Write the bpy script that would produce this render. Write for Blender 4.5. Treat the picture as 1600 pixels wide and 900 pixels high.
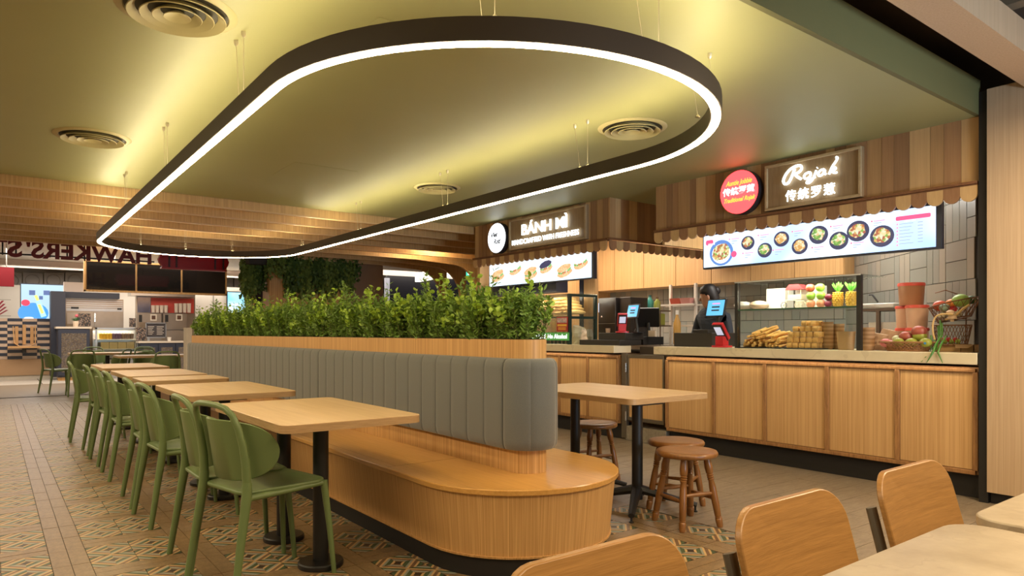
import bpy, math, random
from mathutils import Vector, Matrix
R = random.Random(7)
for o in list(bpy.data.objects): bpy.data.objects.remove(o)
S = bpy.context.scene; COL = S.collection; PI = math.pi; rad = math.radians
# ---------------- camera
FPX = 1070.0; TH = math.atan(812/1070); HC = 1.155; HOR = 520.0
cd = bpy.data.cameras.new('camera'); cam = bpy.data.objects.new('camera', cd); COL.objects.link(cam)
cd.sensor_width = 36; cd.lens = 36*FPX/1600; cd.shift_y = (HOR-450)/1600; cd.clip_start = .02; cd.clip_end = 100
cam.location = (0, 0, HC); cam.rotation_euler = (PI/2, 0, -TH); S.camera = cam
# ---------------- view, world
S.view_settings.view_transform = 'Standard'; S.view_settings.look = 'None'; S.view_settings.gamma = 1
S.view_settings.use_curve_mapping = False; S.view_settings.exposure = 0.30
w = bpy.data.worlds.new('world'); S.world = w; w.use_nodes = True
w.node_tree.nodes['Background'].inputs[0].default_value = (1, .76, .48, 1); w.node_tree.nodes['Background'].inputs[1].default_value = .20
# ---------------- lights of the place (recessed panels and spots in the ceilings), plus an added cool fill
def area(name, loc, sx, sy, power, col, rot=(0,0,0), spread=PI):
    l = bpy.data.lights.new(name, 'AREA'); l.shape = 'RECTANGLE'; l.size = sx; l.size_y = sy; l.energy = power; l.color = col; l.spread = spread
    o = bpy.data.objects.new(name, l); COL.objects.link(o); o.location = loc; o.rotation_euler = rot; return o
WARM = (1, .78, .50); NEU = (1, .88, .74); COOL = (.93, .97, 1)
area('ceiling_light_aisle', (-1.3, 4.0, 2.6), .5, 6, 130, WARM)
area('ceiling_light_aisle_far', (-1.0, 11, 2.5), .8, 5, 110, WARM)
area('ceiling_light_seating', (1.6, -.6, 2.6), 2.5, .8, 75, WARM)
area('ceiling_light_walkway', (4.4, .4, 2.6), .8, 1.2, 75, WARM)
area('stall_light_snack', (6.3, 3.0, 2.55), .5, 2.2, 60, (1,.93,.84))
area('stall_light_sandwich', (6.4, 6.6, 2.55), .6, 2.2, 55, (1,.88,.74))
area('hall_light_left', (1.5, 18.0, 2.95), 5, 2, 170, NEU)
area('hall_light_shops', (3.2, 21.2, 2.9), 6, 1.0, 120, NEU)
area('ceiling_light_passage', (6.3, 10.75, 2.92), .35, .35, 60, WARM)
ol = area('cool_hall_fill', (3.3, -2.3, 1.0), 1.6, .6, 26, (.62,.80,1), spread=rad(70)); ol.rotation_euler = (Vector((4.35, 3.0, 2.645))-Vector((3.3, -2.3, 1.0))).to_track_quat('-Z', 'Y').to_euler()  # added unseen low light for the cool glow on the stall ceiling
area('hall_light_right', (9.5, 17.5, 2.95), 4, 3, 150, NEU)
# ---------------- pixel to place (a point of the photo at a known distance)
s_, c_ = math.sin(TH), math.cos(TH)
def onX(px, py, x):
    u = (px-800)/FPX; d = x/(s_+u*c_); return d*(c_-u*s_), HC-(py-HOR)/FPX*d       # -> (Y, Z)
def onY(px, py, y):
    u = (px-800)/FPX; d = y/(c_-u*s_); return d*(s_+u*c_), HC-(py-HOR)/FPX*d       # -> (X, Z)
def onZ(px, py, z):
    d = (HC-z)/((py-HOR)/FPX); u = (px-800)/FPX; return d*(s_+u*c_), d*(c_-u*s_)   # -> (X, Y)
# ---------------- materials
MATS = {}
class NT:
    def __init__(s, name):
        m = bpy.data.materials.new(name); m.use_nodes = True; s.m = m; s.t = m.node_tree; s.n = s.t.nodes
        s.b = s.n['Principled BSDF']; s.out = s.n['Material Output']
    def new(s, t, **k):
        n = s.n.new(t)
        for a, v in k.items(): setattr(n, a, v)
        return n
    def link(s, a, b): s.t.links.new(a, b)
    def val(s, sock, v):
        if hasattr(v, 'links'): s.link(v, sock)
        else: sock.default_value = v
    def math(s, op, a, b=0.0, c=0.0):
        n = s.new('ShaderNodeMath', operation=op); s.val(n.inputs[0], a); s.val(n.inputs[1], b); s.val(n.inputs[2], c); return n.outputs[0]
    def mix(s, f, a, b):
        n = s.new('ShaderNodeMix', data_type='RGBA'); s.val(n.inputs[0], f)
        for i, v in ((6, a), (7, b)):
            if hasattr(v, 'links'): s.link(v, n.inputs[i])
            else: n.inputs[i].default_value = (*v[:3], 1)
        return n.outputs[2]
    def coord(s, kind='Object', scale=(1,1,1), rot=(0,0,0)):
        c = s.new('ShaderNodeTexCoord'); m = s.new('ShaderNodeMapping'); s.link(c.outputs[kind], m.inputs[0])
        m.inputs['Scale'].default_value = scale; m.inputs['Rotation'].default_value = rot; return m.outputs[0]
    def noise(s, vec, scale=5, detail=3, rough=.5):
        n = s.new('ShaderNodeTexNoise'); s.link(vec, n.inputs['Vector']); n.inputs['Scale'].default_value = scale
        n.inputs['Detail'].default_value = detail; n.inputs['Roughness'].default_value = rough; return n.outputs[0]
    def ramp(s, f, stops, const=False):
        n = s.new('ShaderNodeValToRGB'); s.link(f, n.inputs[0]); e = n.color_ramp.elements
        if const: n.color_ramp.interpolation = 'CONSTANT'
        while len(e) < len(stops): e.new(.5)
        for i, (p, c) in enumerate(stops): e[i].position = p; e[i].color = (*c[:3], 1)
        return n.outputs[0]
    def bump(s, h, strength=.2, dist=.01):
        n = s.new('ShaderNodeBump'); s.link(h, n.inputs['Height']); n.inputs['Strength'].default_value = strength; n.inputs['Distance'].default_value = dist
        s.link(n.outputs[0], s.b.inputs['Normal'])
def mat(name, col, rough=.5, metal=0, emit=0, ecol=None, alpha=1, trans=0, spec=.5, var=0, vscale=8, coat=0):
    if name in MATS: return MATS[name]
    t = NT(name); b = t.b
    b.inputs['Base Color'].default_value = (*col, 1); b.inputs['Roughness'].default_value = rough; b.inputs['Metallic'].default_value = metal
    b.inputs['Specular IOR Level'].default_value = spec
    if coat: b.inputs['Coat Weight'].default_value = coat
    if emit: b.inputs['Emission Color'].default_value = (*(ecol or col), 1); b.inputs['Emission Strength'].default_value = emit
    if trans: b.inputs['Transmission Weight'].default_value = trans; b.inputs['IOR'].default_value = 1.45
    nz = t.noise(t.coord(), vscale, 4)
    if var: t.link(t.mix(nz, [c*(1-var) for c in col], [min(1, c*(1+var)) for c in col]), b.inputs['Base Color'])
    else: t.link(t.mix(nz, [c*.97 for c in col], [min(1, c*1.03) for c in col]), b.inputs['Base Color'])
    MATS[name] = t.m; return t.m
def wood(name, c1, c2, stretch=(1,1,12), scale=6, rough=.42, fine=.25, stripes=0, coat=0, bumpv=.08, kind='Object'):
    """stretch: large numbers across the grain"""
    if name in MATS: return MATS[name]
    t = NT(name); v = t.coord(kind, stretch)
    n1 = t.noise(v, scale, 2, .6); n2 = t.noise(v, scale*5, 1, .5)
    f = t.math('ADD', t.math('MULTIPLY', n1, 1-fine), t.math('MULTIPLY', n2, fine))
    f = t.math('MULTIPLY_ADD', t.math('SUBTRACT', f, .5), 2.6, .5)
    if stripes:
        n3 = t.noise(v, scale*stripes, 1, .5); f = t.math('ADD', f, t.math('MULTIPLY_ADD', n3, 1.6, -.8))
    fc = t.new('ShaderNodeClamp'); t.link(f, fc.inputs[0])
    t.link(t.mix(fc.outputs[0], c1, c2), t.b.inputs['Base Color']); t.b.inputs['Roughness'].default_value = rough
    if coat: t.b.inputs['Coat Weight'].default_value = coat; t.b.inputs['Coat Roughness'].default_value = .2
    if bumpv: t.bump(n2, bumpv, .004)
    MATS[name] = t.m; return t.m
def emis(name, col, st, base=(.06,.06,.06)):
    if name in MATS: return MATS[name]
    t = NT(name); t.b.inputs['Base Color'].default_value = (*base, 1); t.b.inputs['Emission Color'].default_value = (*col, 1); t.b.inputs['Emission Strength'].default_value = st
    t.b.inputs['Roughness'].default_value = .4; MATS[name] = t.m; return t.m
def glassmat():
    if 'glass' in MATS: return MATS['glass']
    t = NT('glass'); tr = t.new('ShaderNodeBsdfTransparent'); gl = t.new('ShaderNodeBsdfGlossy'); gl.inputs['Roughness'].default_value = .03
    tr.inputs[0].default_value = (.95, .98, .96, 1)
    fr = t.new('ShaderNodeFresnel'); fr.inputs[0].default_value = 1.45; mx = t.new('ShaderNodeMixShader')
    t.link(t.math('MULTIPLY', fr.outputs[0], .7), mx.inputs[0]); t.link(tr.outputs[0], mx.inputs[1]); t.link(gl.outputs[0], mx.inputs[2]); t.link(mx.outputs[0], t.out.inputs[0])
    MATS['glass'] = t.m; return t.m
# along-grain axis: stretch small on the grain axis
OAK = wood('oak_tabletop', (.56,.38,.20), (.68,.49,.28), (9,.35,9), 4, .38, .3, 0, .1)
OAKV = wood('oak_vertical', (.44,.23,.07), (.68,.41,.165), (14,14,.10), 5, .45, .3, 3)
OAKU = wood('oak_bench_face', (.44,.23,.07), (.68,.41,.165), (14,.10,1), 5, .45, .3, 3, kind='UV')
OAKC = wood('counter_panel_wood', (.46,.255,.095), (.62,.38,.165), (16,16,.10), 5, .45, .3, 3)
FRAMEW = wood('counter_frame_wood', (.22,.10,.035), (.40,.20,.07), (8,8,1.2), 7, .45)
BAMB = wood('bamboo_seat_wood', (.50,.25,.055), (.66,.36,.10), (14,.5,14), 5, .28, .35, 0, .35)
PLANKS = [wood('plank_'+n, a, b, (10,10,.25), 5, .5) for n, a, b in
          (('amber', (.36,.20,.085), (.46,.27,.12)), ('brown', (.25,.13,.06), (.33,.18,.085)), ('honey', (.50,.31,.14), (.60,.38,.18)), ('russet', (.32,.165,.075), (.40,.22,.10)))]
SLAT = wood('beam_laminate', (.50,.30,.115), (.68,.44,.19), (16,16,.2), 5, .5, .3, 3)
PILL = wood('pillar_laminate', (.44,.30,.175), (.54,.38,.235), (18,18,.12), 5, .5, .3, 4)
STOOLW = wood('stool_wood', (.17,.066,.014), (.285,.118,.028), (3,3,1), 6, .35, .3, 0, .2)
CHAIRW = wood('chair_ply', (.30,.145,.036), (.46,.235,.066), (.8,6,22), 5, .38, .35, 0, .15)
BLACK = mat('black_metal', (.012,.011,.010), .45); TOE = mat('toe_kick_black', (.010,.008,.007), .6)
GREENP = mat('green_plastic', (.13,.185,.066), .42); STEEL = mat('steel', (.55,.53,.50), .28, .9)
WHITEP = mat('white_plastic', (.75,.73,.68), .4); GLASS = glassmat(); DARK = mat('dark_plastic', (.02,.02,.022), .35)
NAVY = mat('navy_paint', (.032,.038,.062), .5); CREAM = mat('cream_wall', (.62,.56,.47), .7); RED = mat('red_paint', (.45,.02,.025), .45)
CHROME = mat('chrome', (.8,.78,.72), .15, 1)
# ---------------- mesh builder
class MB:
    def __init__(s): s.v = []; s.f = []
    def add(s, vs, fs):
        k = len(s.v); s.v += [tuple(p) for p in vs]; s.f += [tuple(k+i for i in f) for f in fs]; return s
    def box(s, x0, x1, y0, y1, z0, z1):
        return s.add([(x0,y0,z0),(x1,y0,z0),(x1,y1,z0),(x0,y1,z0),(x0,y0,z1),(x1,y0,z1),(x1,y1,z1),(x0,y1,z1)],
                     [(0,3,2,1),(4,5,6,7),(0,1,5,4),(1,2,6,5),(2,3,7,6),(3,0,4,7)])
    def obox(s, c, size, rot):   # rot: Matrix 3x3
        hx, hy, hz = [a/2 for a in size]; c = Vector(c); k = MB().box(-hx,hx,-hy,hy,-hz,hz)
        return s.add([c + rot @ Vector(p) for p in k.v], k.f)
    def tube(s, pts, r, n=8, closed=False, flat=1.0, caps=True, up=None):
        pts = [Vector(p) for p in pts]; m = len(pts); rr = r if isinstance(r, (list, tuple)) else [r]*m
        prev = None; rings = []
        for i, p in enumerate(pts):
            a = pts[i-1] if (i or closed) else p; b = pts[(i+1) % m] if (i < m-1 or closed) else p
            t = (b-a).normalized()
            if prev is None:
                ref = Vector(up) if up else (Vector((0,0,1)) if abs(t.z) < .9 else Vector((1,0,0)))
                u = t.cross(ref).normalized()
            else:
                u = (prev - t*prev.dot(t)).normalized()
            w_ = t.cross(u); prev = u
            rings.append([p + u*(math.cos(2*PI*j/n)*rr[i]) + w_*(math.sin(2*PI*j/n)*rr[i]*flat) for j in range(n)])
        vs = [q for g in rings for q in g]; fs = []
        for i in range(m if closed else m-1):
            a = i*n; b = ((i+1) % m)*n
            for j in range(n): fs.append((a+j, a+(j+1) % n, b+(j+1) % n, b+j))
        if caps and not closed: fs.append(tuple(range(n))[::-1]); fs.append(tuple((m-1)*n+j for j in range(n)))
        return s.add(vs, fs)
    def lathe(s, c, prof, n=16, sx=1, sy=1, caps=True):
        vs = []; fs = []; m = len(prof)
        for (r_, z) in prof:
            for j in range(n): vs.append((c[0]+r_*sx*math.cos(2*PI*j/n), c[1]+r_*sy*math.sin(2*PI*j/n), c[2]+z))
        for i in range(m-1):
            for j in range(n): fs.append((i*n+j, i*n+(j+1) % n, (i+1)*n+(j+1) % n, (i+1)*n+j))
        if caps: fs.append(tuple(range(n))[::-1]); fs.append(tuple((m-1)*n+j for j in range(n)))
        return s.add(vs, fs)
    def sphere(s, c, r, n=10, m=7):
        r = r if isinstance(r, (list, tuple)) else (r, r, r); vs = []; fs = []
        for i in range(1, m):
            a = PI*i/m
            for j in range(n): vs.append((c[0]+r[0]*math.sin(a)*math.cos(2*PI*j/n), c[1]+r[1]*math.sin(a)*math.sin(2*PI*j/n), c[2]+r[2]*math.cos(a)))
        vs += [(c[0], c[1], c[2]+r[2]), (c[0], c[1], c[2]-r[2])]; t = len(vs)-2
        for i in range(m-2):
            for j in range(n): fs.append((i*n+j, (i+1)*n+j, (i+1)*n+(j+1) % n, i*n+(j+1) % n))
        for j in range(n): fs.append((t, j, (j+1) % n)); fs.append((t+1, (m-2)*n+(j+1) % n, (m-2)*n+j))
        return s.add(vs, fs)
    def prism(s, poly, ax, a0, a1):
        """poly in the two other axes: ax 'z':(x,y)  'x':(y,z)  'y':(x,z)"""
        n = len(poly)
        def P(p, a): return {'z': (p[0], p[1], a), 'x': (a, p[0], p[1]), 'y': (p[0], a, p[1])}[ax]
        vs = [P(p, a0) for p in poly] + [P(p, a1) for p in poly]
        fs = [tuple(range(n))[::-1], tuple(range(n, 2*n))] + [(i, (i+1) % n, n+(i+1) % n, n+i) for i in range(n)]
        return s.add(vs, fs)
    def loft(s, secs, caps=True, closed=True):
        n = len(secs[0]); vs = [p for g in secs for p in g]; fs = []
        for i in range(len(secs)-1):
            for j in range(n if closed else n-1): fs.append((i*n+j, i*n+(j+1) % n, (i+1)*n+(j+1) % n, (i+1)*n+j))
        if caps: fs.append(tuple(range(n))[::-1]); fs.append(tuple((len(secs)-1)*n+j for j in range(n)))
        return s.add(vs, fs)
    def move(s, M):
        s.v = [tuple(M @ Vector(p)) for p in s.v]; return s
    def join(s, o, M=None):
        return s.add([M @ Vector(p) for p in o.v] if M else o.v, o.f)
def rrect(x0, x1, y0, y1, r, n=5):
    out = []
    for cx, cy, a0 in ((x1-r, y1-r, 0), (x0+r, y1-r, 90), (x0+r, y0+r, 180), (x1-r, y0+r, 270)):
        for k in range(n+1): a = rad(a0+90*k/n); out.append((cx+r*math.cos(a), cy+r*math.sin(a)))
    return out
def stadium(xc, y0, y1, r, n=14):
    """round-ended plan, straight sides parallel to y"""
    out = [(xc+r*math.cos(PI*k/n), y1+r*math.sin(PI*k/n)) for k in range(n+1)]
    return out + [(xc+r*math.cos(PI+PI*k/n), y0+r*math.sin(PI+PI*k/n)) for k in range(n+1)]
# ---------------- objects
def wm(o):
    M = o.matrix_basis.copy(); p = o.parent
    while p: M = p.matrix_basis @ M; p = p.parent
    return M
def finish(me, smooth):
    if smooth is None: return
    me.shade_smooth(); me.set_sharp_from_angle(angle=rad(smooth))
def tagit(o, label=None, cat=None, group=None, kind=None):
    if label: o['label'] = label
    if cat: o['category'] = cat
    if group: o['group'] = group
    if kind: o['kind'] = kind
    return o
def ob(name, mb, m, parent=None, label=None, cat=None, group=None, kind=None, smooth=35, bev=0, seg=2, world=True):
    vs = mb.v
    if parent is None:
        xs = [p[0] for p in vs]; ys = [p[1] for p in vs]; zs = [p[2] for p in vs]
        org = Vector(((min(xs)+max(xs))/2, (min(ys)+max(ys))/2, min(zs)))
        if kind == 'structure': org = Vector((0, 0, 0))
        vs = [Vector(p)-org for p in vs]
    elif world:
        Mi = wm(parent).inverted(); vs = [Mi @ Vector(p) for p in vs]; org = Vector((0,0,0))
        c = sum(vs, Vector((0,0,0)))/len(vs); vs = [p-c for p in vs]; org = c
    else: org = Vector((0,0,0))
    me = bpy.data.meshes.new(name); me.from_pydata([tuple(p) for p in vs], [], mb.f); me.update()
    finish(me, smooth)
    if m: me.materials.append(m)
    o = bpy.data.objects.new(name, me); COL.objects.link(o); o.location = org
    if parent: o.parent = parent
    if bev:
        b = o.modifiers.new('bevel', 'BEVEL'); b.width = bev; b.segments = seg; b.limit_method = 'ANGLE'; b.angle_limit = rad(40)
    return tagit(o, label, cat, group, kind)
def empty(name, loc, label, cat, group=None, rz=0, kind=None):
    o = bpy.data.objects.new(name, None); COL.objects.link(o); o.location = loc; o.rotation_euler = (0, 0, rz); o.empty_display_size = .1
    return tagit(o, label, cat, group, kind)
def dup(root, loc, rz=None, label=None, group=None, scale=None):
    def cp(o, par):
        c = o.copy(); COL.objects.link(c)
        if par: c.parent = par
        for ch in [k for k in KIDS.get(o.name, ())]: cp(ch, c)
        return c
    global KIDS
    KIDS = {}
    for o in bpy.data.objects:
        if o.parent: KIDS.setdefault(o.parent.name, []).append(o)
    r = cp(root, None); r.location = loc
    if rz is not None: r.rotation_euler = (r.rotation_euler[0], r.rotation_euler[1], rz)
    if label: r['label'] = label
    if group: r['group'] = group
    if scale: r.scale = scale
    return r
ORD = ['first','second','third','fourth','fifth','sixth','seventh','eighth','ninth','tenth','eleventh','twelfth','thirteenth','fourteenth','fifteenth','sixteenth','seventeenth','eighteenth','nineteenth','twentieth','twenty-first','twenty-second','twenty-third','twenty-fourth']
MX = Matrix(((0,0,-1),(-1,0,0),(0,1,0))).to_4x4()      # sheet facing -X (read looking along +X)
MY = Matrix(((1,0,0),(0,0,-1),(0,1,0))).to_4x4()       # sheet facing -Y
MYB = Matrix(((-1,0,0),(0,0,1),(0,1,0))).to_4x4()      # sheet facing +Y
def text(body, size, M, loc, ext=.004, bold=0, shear=0, align='CENTER', space=1, res=3, width=None):
    cu = bpy.data.curves.new('t', 'FONT'); cu.body = body; cu.size = size; cu.extrude = ext; cu.offset = bold; cu.shear = shear
    cu.align_x = align; cu.space_character = space; cu.resolution_u = res
    o = bpy.data.objects.new('t', cu); COL.objects.link(o); bpy.context.view_layer.update()
    me = bpy.data.meshes.new_from_object(o); k = MB(); k.v = [tuple(v.co) for v in me.vertices]; k.f = [tuple(p.vertices) for p in me.polygons]
    bpy.data.objects.remove(o); bpy.data.curves.remove(cu); bpy.data.meshes.remove(me)
    if width and k.v:
        xs = [p[0] for p in k.v]; f = width/(max(xs)-min(xs)); k.v = [(p[0]*f, p[1], p[2]) for p in k.v]
    return k.move(Matrix.Translation(loc) @ M)
def letters(name, parent, m, body, size, M, loc, **kw):
    """each character of a line of lettering as a part of its own"""
    k = text(body, size, Matrix(), (0,0,0), **kw); par = list(range(len(k.v)))
    def fd(a):
        while par[a] != a: par[a] = par[par[a]]; a = par[a]
        return a
    for f in k.f:
        for i in f[1:]: par[fd(i)] = fd(f[0])
    g = {}
    for i, f in enumerate(k.f): g.setdefault(fd(f[0]), []).append(f)
    cl = sorted([[min(k.v[i][0] for f in fs for i in f), max(k.v[i][0] for f in fs for i in f), fs] for fs in g.values()], key=lambda c: c[0]); out = []
    for c in cl:
        if out and c[0] < out[-1][1]-.12*min(c[1]-c[0], out[-1][1]-out[-1][0]): out[-1][1] = max(out[-1][1], c[1]); out[-1][2] = out[-1][2]+c[2]
        else: out.append(c)
    T = Matrix.Translation(loc) @ M
    for a, b, fs in out:
        ids = sorted({i for f in fs for i in f}); mp = {i: n for n, i in enumerate(ids)}; q = MB(); q.v = [k.v[i] for i in ids]; q.f = [tuple(mp[i] for i in f) for f in fs]
        ob(name, q.move(T), m, parent)
# ================= SETTING =================
CZ = 2.645      # green ceiling
FX = 5.41       # stall fronts
def floor_pattern():
    t = NT('inlay_tile'); g = t.new('ShaderNodeNewGeometry'); sp = t.new('ShaderNodeSeparateXYZ'); t.link(g.outputs['Position'], sp.inputs[0])
    P = .563
    def loc(ax, off):
        a = t.math('WRAP', t.math('SUBTRACT', sp.outputs[ax], off), P, 0.0)
        return a
    fx = t.math('FRACT', t.math('DIVIDE', loc(0, .394), .2015)); fy = t.math('FRACT', t.math('DIVIDE', loc(1, 4.47), .2015))
    ax = t.math('ABSOLUTE', t.math('SUBTRACT', fx, .5)); ay = t.math('ABSOLUTE', t.math('SUBTRACT', fy, .5))
    d = t.math('ADD', ax, ay)
    dark=(.016,.011,.008); tan=(.52,.33,.14); wd=(.16,.088,.042); grn=(.042,.078,.034); pale=(.25,.275,.225); rst=(.21,.10,.042)
    A = t.ramp(d, [(0,dark),(.12,tan),(.21,grn),(.37,pale),(.45,tan),(.53,wd),(.66,tan),(.74,grn),(.88,dark)], True)
    B = t.ramp(d, [(0,dark),(.12,wd),(.21,pale),(.33,rst),(.45,tan),(.53,grn),(.66,pale),(.78,wd),(.9,tan)], True)
    side = t.math('GREATER_THAN', t.math('MULTIPLY', t.math('SUBTRACT', fx, .5), t.math('SUBTRACT', fy, .5)), 0.0)
    c = t.mix(side, A, B)
    nz = t.noise(t.coord('Object', (6, 30, 6)), 5, 4); nb = t.noise(t.coord('Object'), 1.2, 2)
    c = t.mix(t.math('MULTIPLY', nz, .12), c, (.20,.13,.07)); c = t.mix(t.math('MULTIPLY', nb, .02), c, (.42,.36,.26))
    t.link(c, t.b.inputs['Base Color']); t.b.inputs['Roughness'].default_value = .44
    return t.m
TILEM = floor_pattern()
STRIPM = wood('floor_strip_wood', (.145,.092,.044), (.27,.178,.086), (5,5,5), 4, .36, .4)
GREYM = wood('floor_grey_plank', (.165,.125,.085), (.28,.22,.155), (1.5,7,4), 4, .4, .35)
GROUT = mat('grout', (.035,.024,.016), .8)
WFLOOR = mat('white_floor', (.62,.58,.52), .3)
floor = ob('floor', MB().box(-4, 14, -2.5, 15.0, -.06, -.004), GROUT, kind='structure')
def slab(name, x0, x1, y0, y1, m, h=0.0, g=.0015, kind=None):
    return ob(name, MB().box(x0+g, x1-g, y0+g, y1-g, -.0039, h), m, floor, kind=kind, smooth=None)
# inlay blocks: 2 x 2 tiles between pairs of strip planks; the near pieces one by one, the far ones joined
P = .563; farT = MB(); farS = MB(); tiles = []; strips = []
def dist(x, y): return x*s_+y*c_
XB = 3.42; YT = 13.6
for i in range(-8, 7):
    for j in range(-12, 18):
        bx = .394+i*P; by = 4.47+j*P
        if by < .2 or bx > 3.6: continue
        for a in range(2):
            for b in range(2):
                x0 = bx+a*.2015; y0 = by+b*.2015; x1 = min(x0+.2015, XB)
                if x1-x0 < .05 or y0 > YT-.02: continue
                tiles.append((x0, x1, y0, min(y0+.2015, YT)))
            # strip planks along y (left of the block) and along x (below the block)
            for b in range(2):
                x0 = bx-.16+a*.08; y0 = by-.16+b*P/2
                if x0+.08 < XB and y0 < YT-.02: strips.append((x0, x0+.08, y0, min(y0+P/2, YT)))
        for b in range(2):
            y0 = by-.16+b*.08; x1 = min(bx+.403, XB)
            if x1-bx > .05 and y0 < YT: strips.append((bx, x1, y0, min(y0+.08, YT)))
def seen(q):
    x, y = (q[0]+q[1])/2, (q[2]+q[3])/2; d = dist(x, y)
    if d < 1.5: return None
    px = 800+FPX*(x*c_-y*s_)/d; py = HOR+FPX*HC/d
    if px < -60 or px > 1660 or py > 960: return None
    if 1.78 < x < 2.6 and 2.6 < y < 9.9: return None
    return d
for lst, nm, m, far in ((tiles, 'inlay_tile', TILEM, farT), (strips, 'strip_plank', STRIPM, farS)):
    v = sorted([(seen(q), q) for q in lst if seen(q)])
    near = [q for d, q in v[:290]]; ns = set(near)
    for q in near: slab(nm, *q, m, R.uniform(-.0006, .0006))
    for q in lst:
        if q not in ns: far.box(q[0]+.0015, q[1]-.0015, q[2]+.0015, q[3]-.0015, -.0039, 0)
ob('inlay_tile', farT, TILEM, floor, kind='stuff', smooth=None); ob('strip_plank', farS, STRIPM, floor, kind='stuff', smooth=None)
# grey brown planks by the stalls, running across
pl = []; y = .1; r = 0
while y < 13.6:
    x = XB+.0; L0 = .9*((r*.37) % 1)+.3; r += 1
    while x < 12:
        x1 = min(x+L0, 12); pl.append((x, x1, y, y+.19)); x = x1; L0 = 1.2
    y += .19
def seenp(q):
    if q[0] > 5.5: return None
    return seen(q)
v = sorted([(seenp(q), q) for q in pl if seenp(q)]); near = [q for d, q in v[:290]]; ns = set(near); far = MB()
for q in near: slab('floor_plank', *q, GREYM, R.uniform(-.0006, .0006))
for q in pl:
    if q not in ns: far.box(q[0]+.0015, q[1]-.0015, q[2]+.0015, q[3]-.0015, -.0039, 0)
y = 13.6
while y < 15: far.box(-4, XB, y+.002, y+.19, -.0039, 0).box(XB+.003, 14, y+.002, y+.19, -.0039, 0); y += .193
ob('floor_plank', far, GREYM, floor, kind='stuff', smooth=None)
ob('floor', MB().box(-4, 14, 15.0, 18.7, -.06, 0), GREYM, kind='structure')
wt = ob('floor', MB().box(-4, 14, 18.7, 26, -.06, -.003), GROUT, kind='structure')
for i in range(-3, 9):
    for j in range(0, 3): ob('floor_tile', MB().box(i*.9+.01, i*.9+.89, 18.7+j*.9+.01, 19.59+j*.9, -.0029, 0), WFLOOR, wt, smooth=None)
# ---- ceiling
def ceilmat():
    t = NT('green_ceiling'); n = t.noise(t.coord(), 1.5, 3); t.link(t.mix(n, (.315,.30,.125), (.35,.335,.145)), t.b.inputs['Base Color']); t.b.inputs['Roughness'].default_value = .5; return t.m
CEIL = ceilmat()
ob('ceiling', MB().box(-4, 8.6, 1.83, 8.0, CZ, CZ+.06), CEIL, kind='structure', smooth=None)
ob('trim_1', MB().box(-4, 5.40, 1.80, 1.829, CZ, 2.887), mat('olive_fascia', (.135,.125,.045), .6), kind='structure', smooth=None)
DCEIL = mat('dark_ceiling', (.09,.06,.04), .8)
ob('ceiling', MB().box(-4, 14, -3, 8, 3.15, 3.2), DCEIL, kind='structure', smooth=None)
ob('ceiling', MB().box(-4, 14, 8.0, 13.6, 2.93, 2.98), mat('brown_ceiling', (.25,.15,.07), .7), kind='structure', smooth=None)
ob('ceiling', MB().box(-4, 14, 13.6, 26, 3.05, 3.1), mat('white_ceiling', (.72,.66,.58), .7), kind='structure', smooth=None)
# faint access panels in the ceiling
for k, (x, y) in enumerate(((1.75, 3.25), (2.4, 6.2))):
    a = ob('trim_2', MB().prism(rrect(x-.3, x+.3, y-.3, y+.3, .02, 2), 'z', CZ-.002, CZ), CEIL, kind='structure', smooth=None)
# ---- round air diffusers
def diffuser(x, y, dia, label):
    t = empty('ceiling_diffuser', (x, y, CZ), label, 'air vent', 'round ceiling air diffusers')
    m = mat('diffuser_paint', (.44,.37,.17), .5); r = dia/2
    ob('flange', MB().lathe((x, y, CZ), [(r*.84, -.003), (r*.86, -.012), (r*.94, -.010), (r, -.001)], 40, caps=False), m, t)
    for a in (.80, .60, .40):
        ob('ring', MB().lathe((x, y, CZ), [(r*(a-.13), -.006), (r*a, -.034), (r*(a+.012), -.031), (r*(a-.11), -.005)], 40, caps=False), m, t)
    ob('cone', MB().lathe((x, y, CZ), [(r*.05, -.012), (r*.22, -.034), (r*.225, -.031), (r*.1, -.008)], 32), m, t)
    ob('duct', MB().lathe((x, y, CZ-.0035), [(r*.85, 0), (.001, .0008)], 40), mat('duct_dark', (.06,.05,.03), .7), t)
for (px, py, dia, lab) in ((277, 17, .52, 'large round ceiling diffuser nearest the top left corner of the photo'), (145, 214, .52, 'round ceiling diffuser above the row of green chairs, left of the light loop'),
        (988, 200, .50, 'round ceiling diffuser inside the near bend of the light loop'), (683, 293, .48, 'round ceiling diffuser inside the loop, farthest along toward the stalls')):
    x, y = onZ(px, py, CZ); diffuser(x, y, dia, lab)
# ---- wooden beams behind the green ceiling
for k in range(8):
    y0 = 8.03+.68*k; m = MB(); x1 = 5.42 if k == 0 else 7.95
    m.box(-3, x1, y0, y0+.06, 2.545, 2.93)
    b = empty('ceiling_beam', (2, y0, 2.545), 'wooden ceiling beam, %s from the green ceiling' % (ORD[k] if k < 7 else 'last and farthest'), 'beam', 'wooden beams across the ceiling')
    ob('board', m, SLAT, b, smooth=None)
    ob('lit_edge', MB().box(-3, x1, y0-.004, y0+.0, 2.545, 2.558), mat('lit_edge_paint', (.62,.42,.22), .4), b, smooth=None)  # pale strip paints the lamplight caught by the beam's lower edge
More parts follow.
